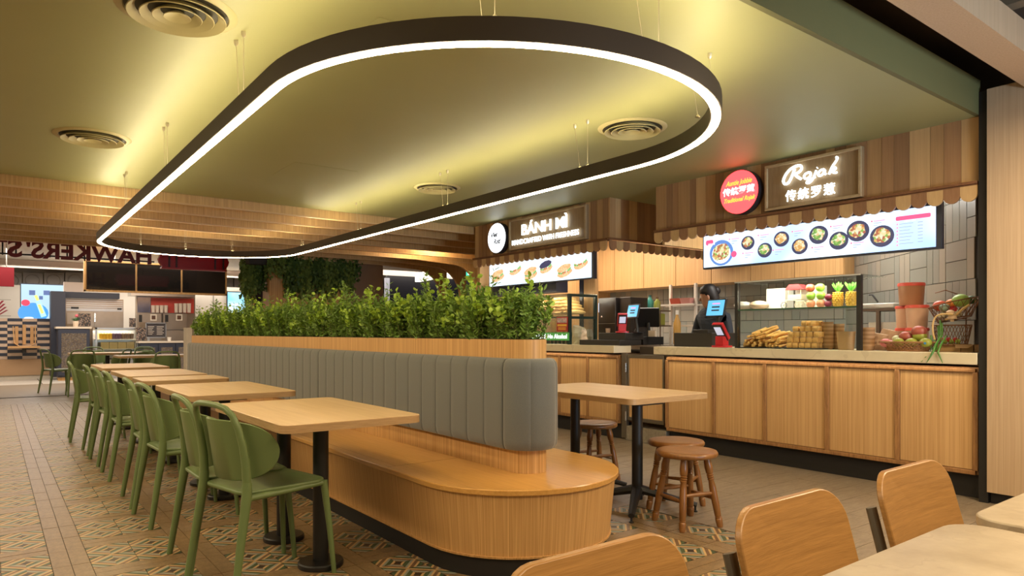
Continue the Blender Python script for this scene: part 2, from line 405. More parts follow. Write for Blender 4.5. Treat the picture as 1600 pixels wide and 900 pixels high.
# arch legs at the right end of the last three beams
for k, px in ((7, 694), (6, 724), (5, 752)):
    y0 = 8.03+.68*k; x, _ = onY(px, 440, y0); rr = .62; arc = [(x-rr-.9, 2.545)]
    arc += [(x-.07-rr+rr*math.sin(rad(a)), 2.50-rr+rr*math.cos(rad(a))) for a in range(0, 91, 9)]
    arc += [(x-.07, 0), (x+.07, 0), (x+.07, 2.545)]
    ob('arch_leg', MB().prism(arc, 'y', y0+.001, y0+.059), SLAT, None, 'curved wooden arch leg dropping from a ceiling beam, %s of three from the sandwich stall' % {5: 'nearest', 6: 'middle', 7: 'farthest'}[k], 'arch', 'arch legs under the beams', smooth=None)
# ---- open ceiling, top right
for k, (y0, y1, z0, z1, m) in enumerate(((1.33, 1.52, 2.74, 2.92, PILL), (.80, .98, 2.90, 3.05, PILL), (.35, .5, 2.90, 3.05, PILL))):
    ob('ceiling_beam', MB().box(-3, 8, y0, y1, z0, z1), m, None, 'light oak box beam in the open ceiling, %s the green ceiling edge' % ('nearest', 'second from', 'third from')[k], 'beam', 'box beams in the open ceiling', smooth=None)
for k in range(5):
    ob('ceiling_channel', MB().box(3.1+k*.75, 3.2+k*.75, -1, 1.78, 3.02, 3.07), mat('channel_metal', (.25,.18,.11), .5), None, 'thin metal channel above the box beams in the open ceiling, %s from the left' % ORD[k], 'channel', 'metal channels in the open ceiling')
# ---- pillar right
pc = empty('wood_clad_pillar', (5.7, 1.2, 0), 'tall light oak clad pillar at the right edge beside the snack stall', 'pillar')
ob('cladding', MB().box(5.35, 6.3, -.6, 1.745, .08, 2.80), PILL, pc, smooth=None)
ob('base', MB().box(5.40, 6.3, -.6, 1.74, 0, .08), TOE, pc, smooth=None)
ob('shadow_gap', MB().box(5.37, 5.6, 1.745, 1.80, 0, 2.80), TOE, pc, smooth=None)
# ---- far and back walls
ob('wall_far', MB().box(-4, 14, 24.0, 24.1, 0, 3.1), mat('far_wall', (.62,.58,.52), .7), kind='structure', smooth=None)
ob('wall_right', MB().box(7.62, 7.7, 1.8, 8.0, 0, 2.7), mat('tile_backing', (.05,.045,.04), .8), kind='structure', smooth=None)
ob('wall_stall_end', MB().box(5.45, 7.62, 7.93, 7.99, 0, 2.64), SLAT, kind='structure', smooth=None)
ob('wall_side_right', MB().box(12, 12.1, 8, 24, 0, 3.1), mat('dark_shopfront', (.03,.03,.035), .3), kind='structure', smooth=None)
# tiled walls: real tiles, laid in alternating upright and flat groups
TM = [mat('wall_tile_%s' % n, c, .3, spec=.6) for n, c in (('grey', (.24,.23,.20)), ('sand', (.27,.245,.20)), ('sage', (.215,.22,.19)))]
def tilewall(name, origin, ux, W, H, z0, lab):
    t = empty(name, origin, None, None, kind='structure'); o = Vector(origin); ux = Vector(ux).normalized(); nrm = Vector((ux.y, -ux.x, 0))*1
    if nrm.dot(Vector((0,0,0))-o) < 0: nrm = -nrm
    a = .31; n = 0; i = 0
    rest = MB()
    while i*a < W:
        for j in range(int(H/a)+1):
            up = (i+j) % 2 == 0
            for k in range(2 if not up else 3):
                if up: x0, x1, q0, q1 = i*a+k*a/3, i*a+(k+1)*a/3, j*a, (j+1)*a
                else: x0, x1, q0, q1 = i*a, (i+1)*a, j*a+k*a/2, j*a+(k+1)*a/2
                x1 = min(x1, W); q1 = min(q1, H)
                if x1-x0 < .02 or q1-q0 < .02: continue
                g = .003; z_ = o.z+z0
                P4 = [o+ux*(x0+g), o+ux*(x1-g)]; h = .008+R.uniform(-.001,.001)
                vs = [(P4[0].x, P4[0].y, z_+q0+g), (P4[1].x, P4[1].y, z_+q0+g), (P4[1].x, P4[1].y, z_+q1-g), (P4[0].x, P4[0].y, z_+q1-g)]
                vs += [(p[0]+nrm.x*h, p[1]+nrm.y*h, p[2]) for p in vs[:4]]
                k6 = [(0,3,2,1),(4,5,6,7),(0,1,5,4),(1,2,6,5),(2,3,7,6),(3,0,4,7)]
                b = MB(); b.v = vs; b.f = k6; n += 1
                if n < 290: ob('tile', b, R.choice(TM), t, smooth=None)
                else: rest.add(vs, k6)
        i += 1
    if rest.v: ob('tile', rest, TM[0], t, kind='stuff', smooth=None)
    return t
tilewall('wall_tiled_back', (7.60, 8.0, 0), (0,-1,0), 4.4, .93, 1.0, '')
dg = Vector((5.80, 1.95, 0)); 
ob('wall_diagonal', MB().prism([(5.81,1.95),(7.62,3.85),(7.66,3.80),(5.86,1.90)], 'z', 0, 2.64), mat('tile_backing', (.05,.045,.04), .8), kind='structure', smooth=None)
tilewall('wall_tiled_diagonal', (7.61, 3.845, 0), (-1.81,-1.9,0), 2.6, 1.7, .94, '')
# ================= LOOP LAMP =================
LX, LY0, LY1, LR = 2.155, 3.02, 9.2, 1.165; LZ = 2.225
lamp = empty('loop_pendant_lamp', (LX, 6, LZ), 'large dark stadium-shaped loop lamp with glowing warm underside hung from green ceiling', 'lamp')
def band(r0, r1, z0, z1, n=40):
    a = stadium(LX, LY0, LY1, r1, n); b = stadium(LX, LY0, LY1, r0, n); k = len(a); m = MB()
    vs = [(p[0], p[1], z0) for p in a]+[(p[0], p[1], z0) for p in b]+[(p[0], p[1], z1) for p in a]+[(p[0], p[1], z1) for p in b]; fs = []
    for i in range(k):
        j = (i+1) % k
        fs += [(i, j, k+j, k+i)[::-1], (2*k+i, 2*k+j, 3*k+j, 3*k+i), (i, j, 2*k+j, 2*k+i), (k+i, 3*k+i, 3*k+j, k+j)]
    return m.add(vs, fs)
ob('housing', band(LR-.028, LR+.028, LZ+.004, LZ+.095), mat('bronze_housing', (.045,.032,.02), .55), lamp, smooth=40)
ob('diffuser', band(LR-.021, LR+.021, LZ, LZ+.004), emis('lamp_diffuser', (1,.78,.48), 34), lamp, smooth=40)
ob('up_light', band(LR-.019, LR+.019, LZ+.0952, LZ+.0954), emis('lamp_uplight', (1,.86,.56), 32), lamp, smooth=40)
WIREM = mat('cable_steel', (.62,.55,.38), .35, .6)
spots = []
for y in (3.5, 5.35, 7.2, 9.0): spots += [(LX-LR, y), (LX+LR, y)]
for a in (-125, -90, -40, 60, 90, 120):
    yc = LY0 if a < 0 else LY1; spots.append((LX+LR*math.cos(rad(a)), yc+LR*math.sin(rad(a))))
for x, y in spots:
    zt = CZ if y < 8 else 2.93
    for dy in (0, .13):
        if y > 8 and abs(y+dy-8.03-.68*round((y+dy-8.03)/.68)) < .08: dy -= .1
        m = MB().tube([(x, y+dy*.6, LZ+.10), (x, y+dy, zt-.02)], .0016, 5); cb = ob('cable', m, WIREM, lamp)
        ob('cable_grip', MB().lathe((x, y+dy*.6, LZ+.097), [(.012, 0), (.012, .006), (.004, .016)], 8), WIREM, lamp); ob('ceiling_cap', MB().lathe((x, y+dy, zt-.03), [(.004, 0), (.011, .01), (.011, .03)], 8), WIREM, lamp)
# ================= BANQUETTE =================
BX, BY0, BY1, BR = 2.25, 2.95, 9.75, .56
bench = empty('banquette_bench', (BX, 6, 0), 'long round-ended bamboo bench with grey padded backrest and plants along its spine', 'bench')
def layered(secs, n=18):
    m = MB(); g = []
    for (r, z) in secs: g.append([(p[0], p[1], z) for p in stadium(BX, BY0, BY1, r, n)])
    return m.loft(g)
ob('toe_kick', layered([(.50, 0), (.50, .10)]), TOE, bench)
bb = ob('bench_body', layered([(.515, .10), (.545, .40)]), OAKU, bench)
pl_ = stadium(BX, BY0, BY1, .53, 18); al = [0.0]
for a, b in zip(pl_, pl_[1:]+pl_[:1]): al.append(al[-1]+math.dist(a, b))
uv = bb.data.uv_layers.new(name='UVMap'); npl = len(pl_)
for p in bb.data.polygons:
    idx = [bb.data.loops[l].vertex_index % npl for l in p.loop_indices]; wrap = (0 in idx and npl-1 in idx)
    for l, i in zip(p.loop_indices, idx): uv.data[l].uv = (al[npl] if (wrap and i == 0) else al[i], bb.data.vertices[bb.data.loops[l].vertex_index].co.z)
ob('bottom_lip', layered([(.522, .098), (.524, .108)]), OAKV, bench)
ob('bench_seat', layered([(BR, .402), (BR+.003, .406), (BR+.003, .426), (BR, .430)]), BAMB, bench)
PY0, PY1 = 2.83, 10.0
SEAM = mat('seat_seam', (.20,.09,.025), .5)
for yy in (3.35, 6.2, 8.6): ob('seat_seam', MB().box(BX-.55, BX-.104, yy, yy+.003, .430, .4304), SEAM, bench, smooth=None)
ob('seat_seam', MB().box(BX-.50, BX-.498, 3.35, 9.7, .430, .4304), SEAM, bench, smooth=None)
def spine(r, z0, z1, n=12): return MB().loft([[(p[0], p[1], z) for p in stadium(BX, PY0, PY1, r, n)] for z in (z0, z1)])
ob('planter_wall', spine(.10, .430, 1.12), OAKV, bench)
ob('soil', MB().prism(stadium(BX, PY0, PY1, .092, 8), 'z', 1.10, 1.123), mat('soil', (.03,.02,.012), .95), bench)
# padded backrest: pads of channels, wrapped round the near end
def fabric():
    t = NT('grey_fabric'); v = t.coord('Object', (1,1,1)); n = t.noise(v, 260, 2, .7); n2 = t.noise(v, 9, 3)
    t.link(t.mix(n, (.10,.107,.105), (.155,.163,.158)), t.b.inputs['Base Color']); t.b.inputs['Roughness'].default_value = .9
    t.b.inputs['Sheen Weight'].default_value = .3; t.bump(n, .25, .003); return t.m
FAB = fabric()
def padpath():
    """arc length parametrised outer centre line of the padding: left side from far to near, round end, right side to far"""
    pts = []; r = .13
    y = PY1
    pts.append((BX-r, PY1)); pts.append((BX-r, PY0))
    for k in range(1, 12): a = PI+PI*k/12; pts.append((BX+r*math.cos(a), PY0+r*math.sin(a)))
    pts.append((BX+r, PY0)); pts.append((BX+r, PY1)); return pts
PP = padpath(); LEN = [0]
for a, b in zip(PP, PP[1:]): LEN.append(LEN[-1]+math.dist(a, b))
def at(s):
    s = max(0, min(s, LEN[-1]-1e-6))
    for i in range(len(PP)-1):
        if LEN[i+1] >= s:
            f = (s-LEN[i])/(LEN[i+1]-LEN[i]); a, b = PP[i], PP[i+1]; p = (a[0]+(b[0]-a[0])*f, a[1]+(b[1]-a[1])*f)
            t = Vector((b[0]-a[0], b[1]-a[1])).normalized(); return p, (t.y, -t.x)     # outward normal: left side runs -y -> (-1,0)
def channel(s0, s1, zb=.555, zt=1.022):
    m = MB(); secs = []; n = 10
    for k in range(n+1):
        f = k/n; f = f-math.sin(4*PI*f)*0; f = .5-.5*math.cos(PI*f); s = s0+(s1-s0)*f; (x, y), (nx, ny) = at(s)
        e = math.sqrt(max(0, 1-abs(2*f-1)**9)); th = .020+.006*e     # outward bulge, pinched at the seams
        ring = []
        for (o, z) in ((-.028, zb), (th*.5, zb), (th, zb+.02), (th+.004, zb+.05), (th+.004, zt-.05), (th*.95, zt-.022), (th*.4, zt-.004), (-.006, zt), (-.028, zt)):
            ring.append((x+nx*o, y+ny*o, z))
        secs.append(ring)
    return m.loft(secs)
tot = LEN[-1]; L1 = LEN[1]; ends = [L1-7.17, L1-5.02, L1-2.51, L1-.01, L1+.42, tot-4.8, tot-2.4, tot]
ends[0] = 0.0
pads = []
for a, b in zip(ends, ends[1:]):
    pad = None; n = max(1, round((b-a)/.165)); ch = []
    for k in range(n):
        g = .004 if k in (0,) else .0; g2 = .004 if k == n-1 else 0
        o = ob('padding_channel', channel(a+(b-a)*k/n+g, a+(b-a)*(k+1)/n-g2), FAB, bench, smooth=50)
# ================= PLANTS =================
LEAF1 = mat('leaf_light', (.34,.52,.055), .45, var=.35, vscale=18); LEAF2 = mat('leaf_dark', (.15,.27,.035), .5, var=.45, vscale=18); STEMM = mat('stem', (.10,.12,.03), .6)
def leafquad(m, p, d, n, L, W):
    d = d.normalized(); s = d.cross(n).normalized(); n = s.cross(d)
    q = [p, p+d*L*.35+s*W+n*L*.06, p+d*L*.75+s*W*.8+n*L*.04, p+d*L, p+d*L*.75-s*W*.8+n*L*.04, p+d*L*.35-s*W+n*L*.06]
    return m.add(q, [(0,1,2,3),(0,3,4,5)])
def rv(r): 
    while 1:
        v = Vector((r.uniform(-1,1), r.uniform(-1,1), r.uniform(-1,1)))
        if .05 < v.length < 1: return v.normalized()
def make_plant(seed, tall):
    r = random.Random(seed); st = MB(); fine = MB(); broad = MB()
    for k in range(75):
        a = r.uniform(0, 2*PI); rr = r.uniform(.0, .17); H = r.uniform(.10, .245)*(1.0 if r.random() < .85 else tall)
        b = Vector((math.cos(a)*rr*.5, math.sin(a)*rr, 0)); tip = Vector((math.cos(a)*(rr*.75+r.uniform(.0,.03)), math.sin(a)*(rr+r.uniform(0,.04)), H))
        mid = b.lerp(tip, .5)+Vector((0,0,.02)); P3 = [b, mid, tip]; st.tube(P3, [.0022,.0018,.001], 4, caps=False)
        isb = k % 3 == 0
        nl = 26 if isb else 60
        for q in range(nl):
            f = .02+.98*(q+.5)/nl; p = b.lerp(mid, f*2) if f < .5 else mid.lerp(tip, f*2-1)
            d = rv(r); d.z = abs(d.z)*.6+.05
            off = rv(r)*r.uniform(.005,.03)
            if isb and f > .42: leafquad(broad, p+off*.5, d, rv(r), r.uniform(.024,.038), r.uniform(.011,.016))
            else: leafquad(fine, p+off, d, rv(r), r.uniform(.022,.040), r.uniform(.0035,.006))
    return st, fine, broad
protos = []
N = 22; NE = ['from the near end', 'from the far end']
base_ps = []
for k in range(4):
    st, fi, brd = make_plant(20+k, 1.3+.1*k)
    e = empty('planter_plant', (BX, 3, 1.118), 'x', 'plant', 'bushy green plants in the bench planter')
    ob('stems', st, STEMM, e, world=False, smooth=None); ob('fine_foliage', fi, LEAF2, e, world=False, smooth=None); ob('broad_leaves', brd, LEAF1, e, world=False, smooth=None); base_ps.append(e)
hts = [.98,1.02,1.0,.98,.98,1.0,.98,1.02,1.02,1.05,1.0,1.05,1.05,1.05,1.02,1.05,1.05,1.0,1.0,1.05,1.0,1.0]
for k in range(N):
    y = 2.90+.33*k; lab = 'bushy bright green plant in the bench planter, ' + ('nearest, at the rounded end' if k == 0 else 'farthest, toward the burger-style menu screens' if k == N-1 else '%s from the rounded near end' % ORD[k])
    if k == N-1: lab = 'bushy bright green plant in the bench planter, farthest from the rounded end'
    if k < 4: o = base_ps[k]; o.location = (BX, y, 1.118); o.rotation_euler.z = 0; o['label'] = lab
    else: o = dup(base_ps[k % 4], (BX, y, 1.118), R.choice((0, PI)), lab)
    o.scale = (1.0, 1.08, hts[k]*1.12)
# ================= CAFE TABLES =================
EDGE = wood('table_edge_oak', (.36,.22,.10), (.52,.34,.17), (2,2,50), 5, .45)
def table_top(t, x0, x1, y0, y1, r=.05):
    ob('tabletop', MB().prism(rrect(x0, x1, y0, y1, r, 5), 'z', .712, .75), OAK, t, bev=.002)
    ob('edge_band', MB().prism(rrect(x0-.001, x1+.001, y0-.001, y1+.001, r+.001, 5), 'z', .7125, .7475), EDGE, t)
def post_table(y0, y1, label):
    t = empty('cafe_table', (1.34, (y0+y1)/2, 0), label, 'table', 'oak cafe tables along the bench')
    table_top(t, 1.005, 1.70, y0, y1)
    for y in ((y0+y1)/2-.27, (y0+y1)/2+.27) if y1-y0 > .9 else ((y0+y1)/2,):
        p = ob('post', MB().lathe((1.30, y, .028), [(.038, 0), (.038, .66)], 20), BLACK, t)
        ob('base_disc', MB().lathe((1.30, y, 0), [(.108, 0), (.11, .004), (.11, .022), (.104, .028)], 28), BLACK, p, world=True)
        ob('mounting_plate', MB().box(1.18, 1.42, y-.12, y+.12, .688, .711), BLACK, t)
for (a, b, l) in ((2.97, 4.14, 'nearest oak cafe table along the long bench'), (4.72, 5.93, 'second oak cafe table along the bench, behind the nearest one'),
                  (6.42, 7.03, 'small square oak cafe table, third along the bench'), (7.20, 8.45, 'fourth oak cafe table along the bench, behind the small square one'), (9.02, 10.3, 'fifth and last oak cafe table in the row beside the bench')):
    post_table(a, b, l)
# right hand table with four-foot bases
rt = empty('cafe_table', (3.48, 3.48, 0), 'oak cafe table with black four-footed bases standing right of the bench, beside stools', 'table')
table_top(rt, 3.10, 3.87, 2.88, 4.10)
for k, (x, y) in enumerate(((3.39, 3.10), (3.46, 3.78))):
    p = ob('post', MB().lathe((x, y, .06), [(.036, 0), (.036, .63)], 20), BLACK, rt)
    ob('mounting_plate', MB().box(x-.12, x+.12, y-.12, y+.12, .688, .711), BLACK, rt)
    for q in range(4):
        a = rad(45+90*q-8); d = Vector((math.cos(a), math.sin(a), 0)); c = Vector((x, y, 0))
        ob('foot', MB().tube([c+d*.02+Vector((0,0,.125)), c+d*.2+Vector((0,0,.085)), c+d*.38+Vector((0,0,.045))], [.040,.028,.02], 8, flat=.8), BLACK, p)
        ob('glide', MB().lathe(tuple(c+d*.37), [(.014, 0), (.016, .006), (.007, .012), (.007, .04)], 10), BLACK, p)
# ================= GREEN CHAIRS =================
def green_chair(label):
    t = empty('green_chair', (0,0,0), label, 'chair', 'green plastic dining chairs')
    kw = dict(world=False)
    def L(name, pts, r, **k): return ob(name, MB().tube(pts, r, 10, **k), GREENP, t, smooth=60, **kw)
    for s in (-1, 1):
        L('leg', [(-.262, s*.225, 0), (-.228, s*.213, .22), (-.193, s*.203, .44), (-.190, s*.200, .50)], [.0145,.018,.0225,.021])
        L('leg', [(.240, s*.225, 0), (.224, s*.211, .22), (.205, s*.190, .445)], [.0115,.0145,.018])
        L('side_rail', [(-.19, s*.200, .43), (.0, s*.200, .432), (.205, s*.192, .437)], [.015,.013,.013])
    hp = [(-.190, -.200, .48), (-.195, -.199, .58), (-.207, -.196, .66), (-.225, -.188, .74), (-.243, -.172, .795), (-.258, -.142, .824), (-.267, -.09, .836), (-.270, 0, .839)]
    hp = hp + [(x, -y, z) for x, y, z in hp[-2::-1]]
    L('back_hoop', hp, [.020,.019,.017,.0155,.0145,.014,.0135,.0135,.0135,.014,.0145,.0155,.017,.019,.020])
    # wrapped shell
    m = MB(); secs = []; n = 30
    for k in range(n+1):
        f = -math.cos(PI*k/n); ang = f*rad(72); y = .228*math.sin(ang)/math.sin(rad(72)); x = -.205+.175*(1-math.cos(ang))/(1-math.cos(rad(72)))
        e = (max(0, 1-abs(f)**3.2))**.5; zc = .635; hh = .135*max(e, .03); zt = zc+hh; zb = zc-hh*1.06
        nrm = Vector((-math.cos(ang), math.sin(ang), 0)) if False else Vector((-math.cos(ang), math.sin(ang)*1.0, 0))
        ring = []
        for (o, z) in ((0, zb), (.006, zb+.004), (.006, zt-.004), (0, zt), (-.006, zt-.004), (-.006, zb+.004)):
            lean = -(z-.5)*.16
            ring.append((x+nrm.x*o+lean, y+nrm.y*o, z))
        secs.append(ring)
    ob('backrest', m.loft(secs), GREENP, t, smooth=50, **kw)
    # seat: gently dished with raised edges
    out = [(.255*0+x, y) for x, y in rrect(-.205, .225, -.208, .208, .07, 5)]
    def lvl(sc, z, dx=0): return [(x*sc+dx+.009*(1-sc), y*sc*(1 if x > -.1 else .93), z) for x, y in out]
    seat = MB().loft([lvl(.96, .436), lvl(1, .444), lvl(1, .453), lvl(.975, .4575), lvl(.86, .452), lvl(.45, .447), lvl(.05, .446)])
    ob('seat', seat, GREENP, t, smooth=60, **kw)
    return t
g0 = green_chair('green plastic chair nearest the camera, turned slightly, at the first cafe table'); g0.location = (1.03, 3.315, 0); g0.rotation_euler.z = rad(12)
gl = [(1.00, 3.71, 0, 'second green chair at the nearest cafe table, behind the first'), (.99, 4.72, 3, 'green chair at the near half of the second cafe table'),
      (.99, 5.29, -1, 'green chair at the far half of the second cafe table'), (.985, 6.34, 0, 'green chair at the small square cafe table'),
      (.98, 7.10, 2, 'green chair at the near half of the fourth cafe table'), (.975, 7.74, 0, 'green chair at the far half of the fourth cafe table'), (.925, 8.76, -3, 'green chair at the fifth and last cafe table of the row')]
for x, y, a, l in gl: dup(g0, (x, y, 0), rad(a), l)
# far dining group
fx = lambda px, y: onY(px, 500, y)[0]
def far_table(x0, x1, y0, y1, label):
    t = empty('cafe_table', ((x0+x1)/2, (y0+y1)/2, 0), label, 'table'); table_top(t, x0, x1, y0, y1)
    p = ob('post', MB().lathe(((x0+x1)/2, (y0+y1)/2, .028), [(.04, 0), (.04, .66)], 16), BLACK, t)
    ob('base_disc', MB().lathe(((x0+x1)/2, (y0+y1)/2, 0), [(.2, 0), (.2, .02), (.18, .028)], 24), BLACK, t)
yA, yB = 16.2, 13.6
far_table(fx(108, yA), fx(225, yA), yA-.35, yA+.4, 'pale cafe table in the far seating area, left of two')
far_table(fx(185, yB), fx(297, yB)+.3, yB-.05, yB+.7, 'pale cafe table in the far seating area, right of two, beside the bench end')
for x, y, a, l in ((1.02, 15.8, 20, 'lone green chair at the far left end of the seating area, side on'),
                   (fx(127, 14.9), 14.9, 90, 'green chair seen from behind, near side of the far left table'), (fx(148, 17.2), 17.2, -90, 'green chair behind the far left table'),
                   (fx(181, 14.6), 14.9, 150, 'green chair between the two far tables, turned sideways'), (fx(224, 17.0), 16.9, -100, 'green chair behind the two far tables, right side, back one'),
                   (fx(233, 15.2), 15.2, -80, 'green chair behind the right far table'), (fx(257, 12.9), 12.9, 90, 'green chair seen from behind, near side of the right far table'), (fx(298, 13.6)+.55, 14.6, 180, 'green chair half hidden by the bench end at the right far table')):
    dup(g0, (x, y, 0), rad(a), l)
# ================= STOOLS =================
def stool(label):
    t = empty('wooden_stool', (0,0,0), label, 'stool', 'round wooden stools with turned legs'); kw = dict(world=False)
    ob('seat', MB().lathe((0,0,.412), [(.155, 0), (.176, .003), (.183, .012), (.183, .024), (.177, .034), (.16, .0375), (.10, .034), (.01, .033)], 36), STOOLW, t, smooth=50, **kw)
    prof = [(0,.0155),(.03,.019),(.10,.021),(.125,.021),(.135,.0165),(.142,.022),(.150,.0165),(.16,.019),(.35,.0215),(.56,.0205),(.66,.0165),(.675,.0215),(.69,.016),(.705,.0225),(.72,.016),(.735,.0225),(.75,.016),(.765,.021),(.84,.024),(.93,.021),(1,.017)]
    legs = []
    for q in range(4):
        a = rad(45+90*q); b = Vector((math.cos(a)*.195, math.sin(a)*.195, 0)); tp = Vector((math.cos(a)*.115, math.sin(a)*.115, .418)); legs.append((b, tp))
        ob('leg', MB().tube([b.lerp(tp, f) for f, r in prof], [r for f, r in prof], 12), STOOLW, t, smooth=50, **kw)
    for q in range(4):
        f = .40 if q % 2 else .48; p0 = legs[q][0].lerp(legs[q][1], f); p1 = legs[(q+1) % 4][0].lerp(legs[(q+1) % 4][1], f)
        ob('stretcher', MB().tube([p0, p0.lerp(p1, .5), p1], [.009,.013,.009], 10), STOOLW, t, smooth=50, **kw)
    return t
s0 = stool('round wooden stool in front of the other one, near the table corner'); s0.location = (3.345, 2.66, 0); s0.rotation_euler.z = rad(-14)
dup(s0, (3.60, 2.95, 0), rad(20), 'round wooden stool just behind the frontmost stool, partly hidden')
dup(s0, (3.79, 3.92, 0), rad(-14), 'round wooden stool standing alone at the far side of the right table')
# ================= FOREGROUND =================
def marble(name, a, b, v, sc=3):
    t = NT(name); c = t.coord('Object'); n = t.noise(c, sc, 8, .62); n2 = t.noise(c, sc*.5, 4, .6)
    vv = t.math('ABSOLUTE', t.math('SUBTRACT', n2, .5)); vein = t.math('LESS_THAN', vv, .006)
    base = t.ramp(n, [(.3, a), (.7, b)]); t.link(t.mix(t.math('MULTIPLY', vein, .22), base, v), t.b.inputs['Base Color']); t.b.inputs['Roughness'].default_value = .32
    return t.m
MARB = marble('stone_tabletop', (.36,.285,.19), (.54,.455,.33), (.30,.22,.14), 7)
CTOP = marble('countertop_stone', (.62,.52,.34), (.74,.64,.45), (.40,.30,.18), 2.2)
for x0, x1, l in ((.35, 1.66, 'pale stone-topped table in the right foreground corner'), (1.715, 2.9, 'pale stone-topped table at the right edge, beyond the nearer one')):
    t = empty('stone_table', ((x0+x1)/2, .2, 0), l, 'table'); ob('tabletop', MB().prism(rrect(x0, x1, -.15, .60, .07, 6), 'z', .726, .75), MARB, t, bev=.004)
    ob('post', MB().lathe(((x0+x1)/2, .22, .02), [(.035, 0), (.035, .705)], 16), BLACK, t); ob('base_disc', MB().lathe(((x0+x1)/2, .22, 0), [(.25, 0), (.25, .012), (.06, .025)], 24), BLACK, t)
def ply_chair(label):
    """faces -y; origin on the floor under the seat"""
    t = empty('plywood_chair', (0,0,0), label, 'chair', 'plywood chairs at the stone tables'); kw = dict(world=False)
    out = rrect(-.205, .205, .545, .80, .075, 7)
    secs = []
    def bend(x, z, o): return (x, .205+(z-.5)*.27+o-.35*x*x, z)
    m = MB(); n = len(out); vs = []; fs = []
    for o in (.0, .016):
        for sc in (1, .8, .55, .25):
            cx, cz = 0, .6725; vs += [bend(cx+(x-cx)*sc, cz+(z-cz)*sc, o) for x, z in out]
    for s_i in (0, 4):
        for r_ in range(3):
            for j in range(n):
                q = ((s_i+r_)*n+j, (s_i+r_)*n+(j+1) % n, (s_i+r_+1)*n+(j+1) % n, (s_i+r_+1)*n+j); fs.append(q if s_i == 0 else q[::-1])
        fs.append(tuple((s_i+3)*n+j for j in range(n)) if s_i == 0 else tuple((s_i+3)*n+j for j in range(n))[::-1])
    for j in range(n): fs.append((j, 4*n+j, 4*n+(j+1) % n, (j+1) % n))
    m.add(vs, fs); b = ob('backrest', m, CHAIRW, t, smooth=40, bev=.003, **kw)
    ob('seat', MB().prism(rrect(-.2, .2, -.2, .2, .06, 5), 'z', .44, .458), CHAIRW, t, bev=.003, **kw)
    GUN = mat('gunmetal_tube', (.16,.135,.10), .4, .5)
    for s in (-1, 1):
        up = ob('back_upright', MB().tube([(s*.192, .235, .45), (s*.192, .262, .60), (s*.192, .292, .715)], .011, 8, flat=1.6), GUN, t, **kw)
        ob('leg', MB().tube([(s*.2, .27, 0), (s*.19, .20, .44)], .011, 8), BLACK, t, **kw); ob('leg', MB().tube([(s*.2, -.24, 0), (s*.18, -.17, .44)], .011, 8), BLACK, t, **kw)
        ob('seat_rail', MB().tube([(s*.185, -.17, .432), (s*.185, .23, .432)], .010, 8), BLACK, t, **kw)
    return t
c0 = ply_chair('plywood chair back in the foreground, leftmost of three, cut by the bottom edge'); c0.location = (.79, .535, 0)
dup(c0, (1.365, .535, 0), rad(0), 'plywood chair back in the foreground, middle of three'); dup(c0, (1.955, .535, 0), rad(0), 'plywood chair back at the right, highest of three in the foreground')
# ================= STALL FRONTS =================
DKR = wood('rail_wood', (.16,.065,.025), (.24,.10,.04), (8,8,8), 6, .5)
VAL = [wood('valance_light', (.52,.32,.14), (.62,.40,.18), (9,9,1), 5, .5), wood('valance_dark', (.27,.13,.06), (.35,.18,.085), (9,9,1), 5, .5)]
SKEW = emis('valance_edge', (.9,.92,1), .35, (.8,.8,.8))
def scallop(y0, y1, zt, zb):
    r = (y1-y0)/2; c = (y0+y1)/2; hh = min(r, zt-zb); pts = [(y0, zt), (y0, zb+hh)]
    pts += [(c-r*math.cos(PI*k/10), zb+hh-hh*math.sin(PI*k/10)) for k in range(1, 10)]
    return pts+[(y1, zb+hh), (y1, zt)]
def fascia(label, y0, y1, x=FX, ret=None, seedn=1):
    r = random.Random(seedn); t = empty('stall_fascia', (x, (y0+y1)/2, 2.06), label, 'shop front', 'wooden fascias over the food stalls')
    ob('backing', MB().box(x+.02, x+.10, y0, y1, 2.19, CZ), DKR, t, smooth=None)
    y = y0; last = -1
    while y < y1-.01:
        w_ = r.choice((.075, .11, .11, .14, .09)); e = min(y+w_, y1)
        if y1-e < .04: e = y1
        k = r.choice([i for i in (0,0,1,1,2,3) if i != last]); last = k
        ob('plank', MB().box(x+r.uniform(-.003,.003), x+.02, y+.001, e-.001, 2.19, CZ), PLANKS[k], t, smooth=None); y = e
    ob('rail', MB().box(x-.045, x+.02, y0, y1, 2.180, 2.198).box(x-.03, x+.02, y0, y1, 2.168, 2.180), DKR, t, bev=.002)
    n = round((y1-y0)/.105); a = (y1-y0)/n
    for k in range(n):
        o = ob('valance_piece', MB().prism(scallop(y0+k*a, y0+(k+1)*a, 2.170, 2.062), 'x', x-.032, x-.014), VAL[k % 2], t, smooth=None)
    if ret:
        yy = y0; xx = x; q = 0
        while xx < ret-.01:
            e = min(xx+r.choice((.09,.13,.16)), ret); k = r.choice([i for i in (0,1,2,3) if i != last]); last = k
            ob('plank', MB().box(xx+.001, e-.001, yy-.02, yy, 2.19, CZ), PLANKS[k], t, smooth=None); xx = e
        ob('rail', MB().box(x-.045, ret, yy-.065, yy-.02, 2.180, 2.198), DKR, t, smooth=None)
        n = round((ret-x)/.105); a = (ret-x)/n
        for k in range(n): ob('valance_piece', MB().prism(scallop(x-.03+k*a, x-.03+(k+1)*a, 2.170, 2.062), 'y', yy-.05, yy-.034), VAL[(k+1) % 2], t, smooth=None)
    return t
fascia('plank fascia with scalloped wooden valance over the snack stall, nearer of the two', 1.81, 4.69, seedn=3)
fascia('plank fascia with scalloped wooden valance over the sandwich stall, farther of the two', 5.37, 7.99, ret=7.2, seedn=5)
